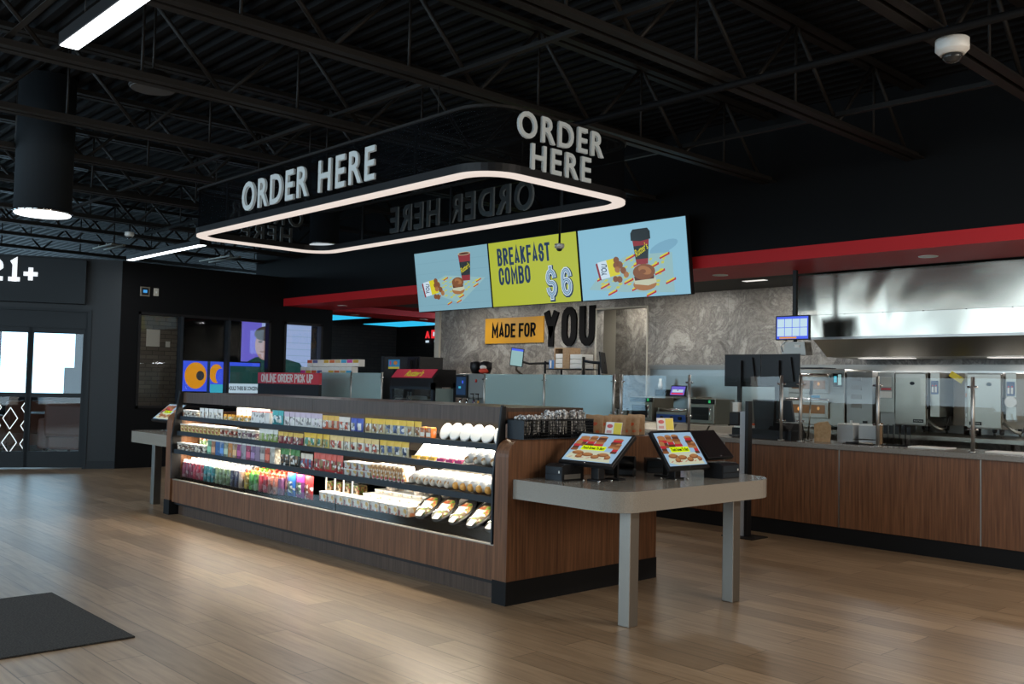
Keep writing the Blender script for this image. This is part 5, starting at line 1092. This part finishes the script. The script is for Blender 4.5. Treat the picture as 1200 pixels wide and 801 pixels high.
for i, (x, l_) in enumerate(((-4.605, 'grey carton on the counter, left of the pair in front of the louvred cabinet'), (-4.375, 'grey carton on the counter, right of the pair, next to brown board'))):
    t = thing('carton', l_, 'box', (x, 8.82, CT+.0005), -.06+.14*i, 'grey cartons on the counter'); b = MB(); b.box(-.085, .085, 0, .13, 0, .17, paint((.40, .41, .43), .6)); b.build('box_body', t); b = MB(); b.prism([(-.09, .172), (.09, .172), (.07, .19), (-.07, .185)], 'y', 0, .13, M['paper']); b.build('lid_flap', t)
    if i: b = MB(); b.box(.088, .098, -.01, .14, 0, .20, M['kraft']); b.build('brown_board', t)
t = thing('wire_rack', 'black wire rack holding dark cards, behind the clear guard', 'rack', (-4.045, 8.76, CT+.0005)); b = MB()
for i in range(5):
    x = -.12+.055*i; b.tube([(x, -.06, 0), (x, -.06, .20), (x+.045, -.06, .20), (x+.045, -.06, 0)], .003, M['black'], 5)
b.tube([(-.13, -.06, .004), (.16, -.06, .004), (.16, .10, .004), (-.13, .10, .004), (-.13, -.06, .004)], .005, M['black'], 5); b.build('frame', t)
for i in range(5):
    b = MB(); b.box(-.117+.055*i, -.076+.055*i, -.052, -.048, .11, .19, M['black']); b.build('card', t)
t = thing('utensil_tray', 'low wire tray of dark utensils lying beside the grey cartons', 'tray', (-4.33, 8.60, CT+.0005)); b = MB(); b.tube([(-.16, -.05, .004), (.13, -.05, .004), (.13, .06, .004), (-.16, .06, .004), (-.16, -.05, .004)], .004, M['black'], 5); b.tube([(-.05, -.05, .05), (.13, -.05, .05), (.13, .06, .05), (-.05, .06, .05), (-.05, -.05, .05)], .003, M['black'], 5); b.build('frame', t); b = MB(); b.tube([(-.15, .0, .014), (-.02, .01, .014)], .010, M['black'], 6); b.tube([(-.01, -.02, .014), (.11, .02, .014)], .009, M['steel'], 6); b.build('utensil', t)
for i, (x, y, w) in enumerate(((-3.72, 8.72, .34), (-3.0, 8.68, .40))):
    o = MB(); o.box(x-w/2, x+w/2, y-.10, y+.14, CT+.0005, CT+.012, M['paper'], .002); o = o.build('paper_pad'); tag(o, 'white paper pad lying on the counter behind the clear guard, %s of two' % ('left', 'right')[i], 'paper', 'paper pads')
o = MB(); o.box(-6.46, -6.34, 9.80, 9.95, .951, 1.01, paint((.65, .10, .03)), .006); o.box(-6.43, -6.37, 9.797, 9.7995, .965, 1.0, M['paper']); o = o.build('snack_box'); tag(o, 'small orange-red box right of the right-hand microwave', 'box')

# ------------------------------------------------------------ ceiling fixtures, signs, screens at the left
def pendant(x, y, z, r, top, label, e):
    t = thing('pendant_light', label, 'pendant light', (x, y, z), 0, 'black tube pendants'); b = MB(); b.lathe([(r, .03), (r, top-z), (r*.98, top-z)], mat('black_tube_paint', (.012, .015, .018), .75, spec=.15), 36); b.build('shade', t)
    b = MB(); b.lathe([(r*.98, .012), (r*1.03, .012), (r*1.03, .03), (r*.98, .03)], M['chrome'], 36); b.build('rim', t); b = MB(); b.lathe([(r*.95, 0), (r*.98, .011)], M['led_lens'], 36); b.build('lens', t)
    l = bpy.data.lights.new('pendant_lamp', 'AREA'); l.shape = 'DISK'; l.size = r*1.8; l.energy = e; l.color = (.90, .95, 1); o = bpy.data.objects.new('pendant_lamp', l); COL.objects.link(o); o.parent = t; o.location = (0, 0, -.01)
pendant(-9.5, 2.81, 2.9, .25, 4.2, 'big black tube pendant with a bright round lens, hanging at upper left', 18)
pendant(-10.45, 6.45, 3.12, .185, 4.2, 'smaller black tube pendant seen through the lit canopy', 16)
def linear(x0, x1, y, z, w, label, e):
    t = thing('linear_light', label, 'linear light', ((x0+x1)/2, y, z), 0, 'linear ceiling lights'); L = x1-x0
    b = MB(); b.box(-L/2, L/2, -w/2, w/2, .006, .075, M['black'], .003); b.build('housing', t); b = MB(); b.box(-L/2+.01, L/2-.01, -w/2+.006, w/2-.006, 0, .0055, M['led_white']); b.build('diffuser', t)
    b = MB()
    for s in (-1, 1): b.tube([(s*L*.4, 0, .075), (s*L*.4, 0, 3.49-z if abs(s) else 0)], .003, M['steel_black'], 5)
    b.build('hanger', t); area_light('linear_lamp', (0, 0, -.008), (0, 0, -1), L, w, e, (.93, .97, 1), parent=t)
linear(-5.40, -2.95, 1.69, 3.18, .105, 'bright linear ceiling light crossing the top left of the picture', 15)
linear(-14.10, -11.66, 5.40, 3.12, .10, 'thin bright linear light hanging before the dark window wall', 20)
def dome(loc, label, r, stem):
    t = thing('dome_camera', label, 'camera', loc, 0, 'white dome cameras'); b = MB(); b.lathe([(r*.72, 0), (r*.95, r*.25), (r, r*.3), (r, r*.95), (r*.93, r*1.0)], M['white'], 24); b.build('housing', t)
    b = MB(); b.lathe([(r*.10, -r*.52), (r*.40, -r*.44), (r*.58, -r*.22), (r*.62, -.001)], mat('smoked_dome', (.03, .03, .03), .08), 20); b.build('dome', t); b = MB(); b.tube([(0, 0, r*1.0), (0, 0, r+stem)], .012, M['black'], 8); b.build('stem', t); return t
t = dome((-2.235, 5.515, 3.36), 'white dome camera with blue cables, hanging at the top right', .092, .045)
b = MB(); b.tube([(-.03, 0, .09), (-.06, .0, .13), (-.03, .02, .15), (-.02, -.02, .17)], .005, paint((.02, .18, .50)), 6); b.build('cable', t)
dome((-7.0, 7.20, 2.86), 'white dome camera on a long black stem before the green menu screen', .052, 1.28)
dome((-13.05, 4.98, 3.32), 'little white dome camera near the thin linear light at the left', .06, .11)
t = thing('ceiling_speaker', 'dark round bell-shaped ceiling speaker between the joists at upper left', 'speaker', (-7.0, 2.80, 3.56)); b = MB(); b.lathe([(.165, 0), (.172, .012), (.15, .07), (.10, .12), (.04, .14)], M['steel_black'], 28); b.build('body', t); b = MB(); b.lathe([(.155, -.006), (.16, -.0005)], mat('grey_grille', (.05, .047, .045), .6), 28); b.build('grille', t); b = MB(); b.tube([(0, 0, .14), (0, 0, .64)], .01, M['steel_black'], 6); b.build('stem', t)
for (x0, y0, L, l_) in ((-14.5, 5.10, .75, 'short pale metal track under the ceiling above the entry wall'), (-14.6, 6.80, 1.05, 'pale metal track under the ceiling before the dark window wall')):
    t = thing('ceiling_track', l_, 'track', (x0, y0, 3.28), 0, 'pale ceiling tracks'); b = MB(); b.box(0, L, -.10, -.06, 0, .02, M['steel']); b.box(0, L, .06, .10, 0, .02, M['steel']); b.build('rail', t); b = MB(); b.box(L*.3, L*.3+.03, -.10, .10, .021, .04, M['steel_dark']); b.box(L*.7, L*.7+.03, -.10, .10, .021, .04, M['steel_dark']); b.tube([(L*.5, .08, .02), (L*.5, .08, .21)], .006, M['steel_black'], 6); b.build('bracket', t)
DL = [(-3.80, 8.84, 'far right over the hood'), (-6.17, 8.94, 'just right of the rightmost menu screen'), (-13.7, 8.85, 'over the sauce rack at the left'), (-15.35, 10.2, 'on the left return, nearer one'), (-15.15, 11.7, 'on the left return, farther one'), (-8.5, 8.85, 'behind the green menu screen'), (-1.4, 8.84, 'beyond the right edge of the hood'), (-11.2, 8.85, 'above the food warmer')]
for x, y, l_ in DL:
    t = thing('downlight', 'small round downlight set in the red soffit, ' + l_, 'downlight', (x, y, 2.6895), 0, 'soffit downlights'); b = MB(); b.lathe([(.062, -.006), (.085, -.006), (.088, -.0005), (.062, -.0005)], M['white'], 24); b.build('trim_ring', t); b = MB(); b.lathe([(.05, -.004), (.06, -.001)], M['down'], 24); b.build('lens', t)
    l = bpy.data.lights.new('downlight_lamp', 'SPOT'); l.energy = 26; l.spot_size = 2.0; l.spot_blend = .8; l.shadow_soft_size = .05; l.color = (1, .93, .84); o = bpy.data.objects.new('downlight_lamp', l); COL.objects.link(o); o.parent = t; o.location = (0, 0, -.02)
for i, x in enumerate((-12.2, -10.4, -8.0, -6.4)):
    t = thing('kitchen_light', 'recessed square light in the dark kitchen ceiling, %s of the row' % nth(i, 4), 'ceiling light', (x, 10.0, 2.7395), 0, 'kitchen ceiling lights'); b = MB(); b.box(-.15, .15, -.05, .05, -.004, -.0005, M['down']); b.build('diffuser', t)
    area_light('kitchen_lamp', (0, 0, -.012), (0, .1, -1), .5, .1, 15, (1, .95, .86), parent=t)
for i, (x0, x1, y0, y1, l_) in enumerate(((-17.9, -15.95, 12.1, 13.15, 'glowing cyan ceiling panel over the back hall, right one'), (-17.5, -15.9, 9.75, 11.0, 'glowing cyan ceiling panel over the back hall, left one, half hidden'))):
    t = thing('ceiling_panel', l_, 'light panel', ((x0+x1)/2, (y0+y1)/2, 2.70), 0, 'cyan ceiling panels'); w, d = (x1-x0)/2, (y1-y0)/2; b = MB(); b.box(-w, w, -d, d, .012, .199, M['black']); b.build('frame', t); b = MB(); b.box(-w+.02, w-.02, -d+.02, d-.02, 0, .011, SC['skylight']); b.build('diffuser', t)
t = thing('hall_sign', 'row of red-lit square signs with white marks on the back hall wall', 'sign', (-17.95, 14.24, 2.42))
text('A', .17, .17, SC['redsign'], 'lettering', t, (-.34, .04, .17), .02, .05)
for x, s_ in ((-.08, '1'), (.20, '8')):
    b = MB(); b.box(x-.10, x+.10, .02, .055, .08, .28, SC['redsign']); q = b.build('red_tile', t); text(s_, .05, .10, SC['white'], 'lettering', q, (x, .0195, .18), .004, .03)
for x, w in ((-.36, .10), (.02, .18), (.19, .12)):
    b = MB(); b.box(x-w/2, x+w/2, .03, .055, -.02, .03, SC['white']); b.build('caption_bar', t)
# over-21 sign
b = MB(); b.box(-3.2, -.49, -.16, -.002, 2.48, 3.15, M['slate'], .006); o = b.build('sign_box', mx=MD); tag(o, 'dark slate sign box with white age-limit numerals over the glass doors', 'sign')
for s_, xc, zc, w, h in (('1', -1.465, 2.945, .155, .335), ('2', -1.74, 2.945, .25, .335), ('+', -1.245, 2.895, .19, .19)): block(s_, w, h, .062, M['letter_white'], 'lettering', o, (xc, -.161, zc), .02)
# thermostat and switch
t = thing('thermostat', 'wall thermostat with a glowing blue display on the dark wall', 'thermostat', (WX, 5.90, 2.74), PI/2); b = MB(); b.box(-.075, .075, -.025, -.001, -.075, .075, M['steel'], .005); b.box(-.055, .055, -.028, -.0255, -.055, .055, M['black']); b.build('body', t); b = MB(); b.box(-.032, .03, -.030, -.0285, -.02, .025, light('blue_display', (.06, .40, .9), .8)); b.build('display', t)
t = thing('wall_switch', 'beige wall switch plate right of the thermostat', 'switch', (WX, 6.08, 2.745), PI/2); b = MB(); b.box(-.04, .04, -.012, -.001, -.06, .06, M['cream'], .003); b.build('plate', t); b = MB(); b.box(-.01, .01, -.02, -.0125, -.02, .01, M['white']); b.build('toggle', t)
# television screens behind the window wall
t = thing('television', 'large television showing a person at a microphone before a white brick wall', 'television', (-15.25, 8.72, 1.20), PI/2)
b = MB(); b.box(-.92, .92, 0, .06, 0, 1.24, M['black']); b.build('housing', t)
b = MB(); b.box(-.90, .90, -.002, -.0004, .02, 1.22, SC['brick']); b.flat(rect(-.90, -.52, .02, 1.22), -.0022, SC['violet'])
for k in range(7): b.flat(rect(-.10, .90, .42+.115*k, .426+.115*k), -.0024, SC['lineg'])
b.build('picture', t)
b = MB(); b.flat([(-.90, .02), (-.90, .45), (-.62, .60), (-.34, .62), (.0, .58), (.26, .52), (.42, .30), (.44, .02)], -.003, SC['green']); b.flat(ell(-.44, .82, .20, .27, 24), -.0035, SC['skin']); b.flat(ell(-.44, 1.02, .22, .13, 20, .1), -.0040, SC['hair']); b.flat(ell(-.36, .87, .05, .02, 12), -.0040, SC['hair']); b.flat(ell(-.54, .87, .045, .018, 12), -.0040, SC['hair']); b.flat(ell(-.50, .70, .05, .012, 12), -.0040, SC['brown']); b.flat(ell(-.30, .62, .15, .12, 18), -.0046, SC['black']); b.flat([(-.36, .30), (-.26, .30), (-.24, .52), (-.32, .52)], -.0044, SC['grey']); b.build('person_image', t)
t = thing('television', 'television with an orange helmet and score ticker, lower left behind the windows', 'television', (-15.05, 7.30, .97), PI/2)
b = MB(); b.box(-.62, .80, 0, .05, 0, .74, M['black']); b.build('housing', t); b = MB(); b.box(-.60, .78, -.002, -.0004, .02, .72, M['black']); b.flat(rect(-.60, .78, .22, .72), -.0024, SC['bluel']); b.flat(rect(.22, .78, .22, .66), -.0028, SC['green']); b.flat(rect(-.12, .2, .20, .34), -.003, SC['cyan']); b.flat(rect(.16, .78, .20, .36), -.0034, SC['white']); b.build('picture', t)
b = MB(); b.flat(ell(-.38, .48, .19, .22, 22), -.0030, SC['orange']); b.flat(ell(-.02, .52, .12, .16, 20), -.0030, SC['orange']); b.flat(ell(-.30, .48, .07, .08, 16), -.0036, SC['dark']); b.flat(ell(.06, .48, .09, .13, 16), -.0036, SC['bluel']); b.flat(rect(-.18, -.13, .2, .72), -.0036, SC['navy']); b.build('helmet_image', t)
text('SHOULD THERE BE CONCERN', .56, .07, SC['black'], 'lettering', t, (.47, -.0040, .28), .0004, .03); text('SEPTEMBER  NFL', .34, .04, SC['white'], 'lettering', t, (-.32, -.0024, .15), .0004, .02); text('10-20  SUNDAY', .34, .04, SC['grey'], 'lettering', t, (.22, -.0024, .10), .0004, .02)
for x0, l_ in ((6.70, 'pale notice sheet on the dark room wall behind the left window'), (7.05, 'small white switch plate on the room wall behind the left window')):
    h = .30 if x0 < 7 else .10; o = MB(); o.box(-16.595, -16.59, x0, x0+h*.8, 1.95, 1.95+h, M['paper']); o = o.build('notice'); tag(o, l_, 'notice')
# lounge furniture seen through the glass doors
def armchair(mxy, rz, label):
    p = MD @ Vector((mxy[0], mxy[1], 0)); t = thing('armchair', label, 'armchair', p, RD+rz, 'lounge armchairs'); lt = mat('tan_leather', (.20, .07, .04), .5)
    b = MB(); b.box(-.38, .38, -.36, .36, .08, .44, lt, .05); b.build('seat', t); b = MB(); b.box(-.42, .42, .22, .44, .30, .92, lt, .07); b.build('backrest', t)
    for s in (-1, 1): b = MB(); b.box(s*.47-.10, s*.47+.10, -.36, .40, .08, .64, lt, .06); b.build('armrest', t)
    b = MB()
    for sx in (-.4, .4):
        for sy in (-.3, .34): b.cyl(sx, sy, 0, .08, .025, M['black'], 8)
    b.build('foot', t)
armchair((-.95, 3.2), PI*.85, 'tan leather armchair seen through the right glass door, nearer the wall'); armchair((-2.0, 4.3), PI*1.1, 'tan leather armchair farther back, seen through the glass doors'); armchair((-3.3, 3.4), PI*.9, 'tan leather armchair behind the patterned glass door')
p = MD @ Vector((-1.55, 3.5, 0)); t = thing('side_table', 'small round table beside the leather armchairs beyond the glass doors', 'table', p); b = MB(); b.cyl(0, 0, .70, .73, .32, paint((.45, .5, .55), .25), 28); b.build('table_top', t); b = MB(); b.cyl(0, 0, .02, .70, .03, M['black'], 10); b.cyl(0, 0, 0, .02, .2, M['black'], 20); b.build('pedestal', t)

# pale building standing outside, beyond the windows of the seating room
t = thing('outside_building', 'pale blue-grey building outside, seen through the right glass door', 'building', MD @ Vector((.8, 12, 0)), RD); b = MB(); b.box(-3.36, .6, 0, 1.5, 0, 1.62, paint((.10, .13, .15), .8)); b.build('wall', t); b = MB(); b.box(-3.12, .6, 0, 1.5, 1.621, 3.6, paint((.12, .15, .17), .8)); b.build('upper_storey', t)
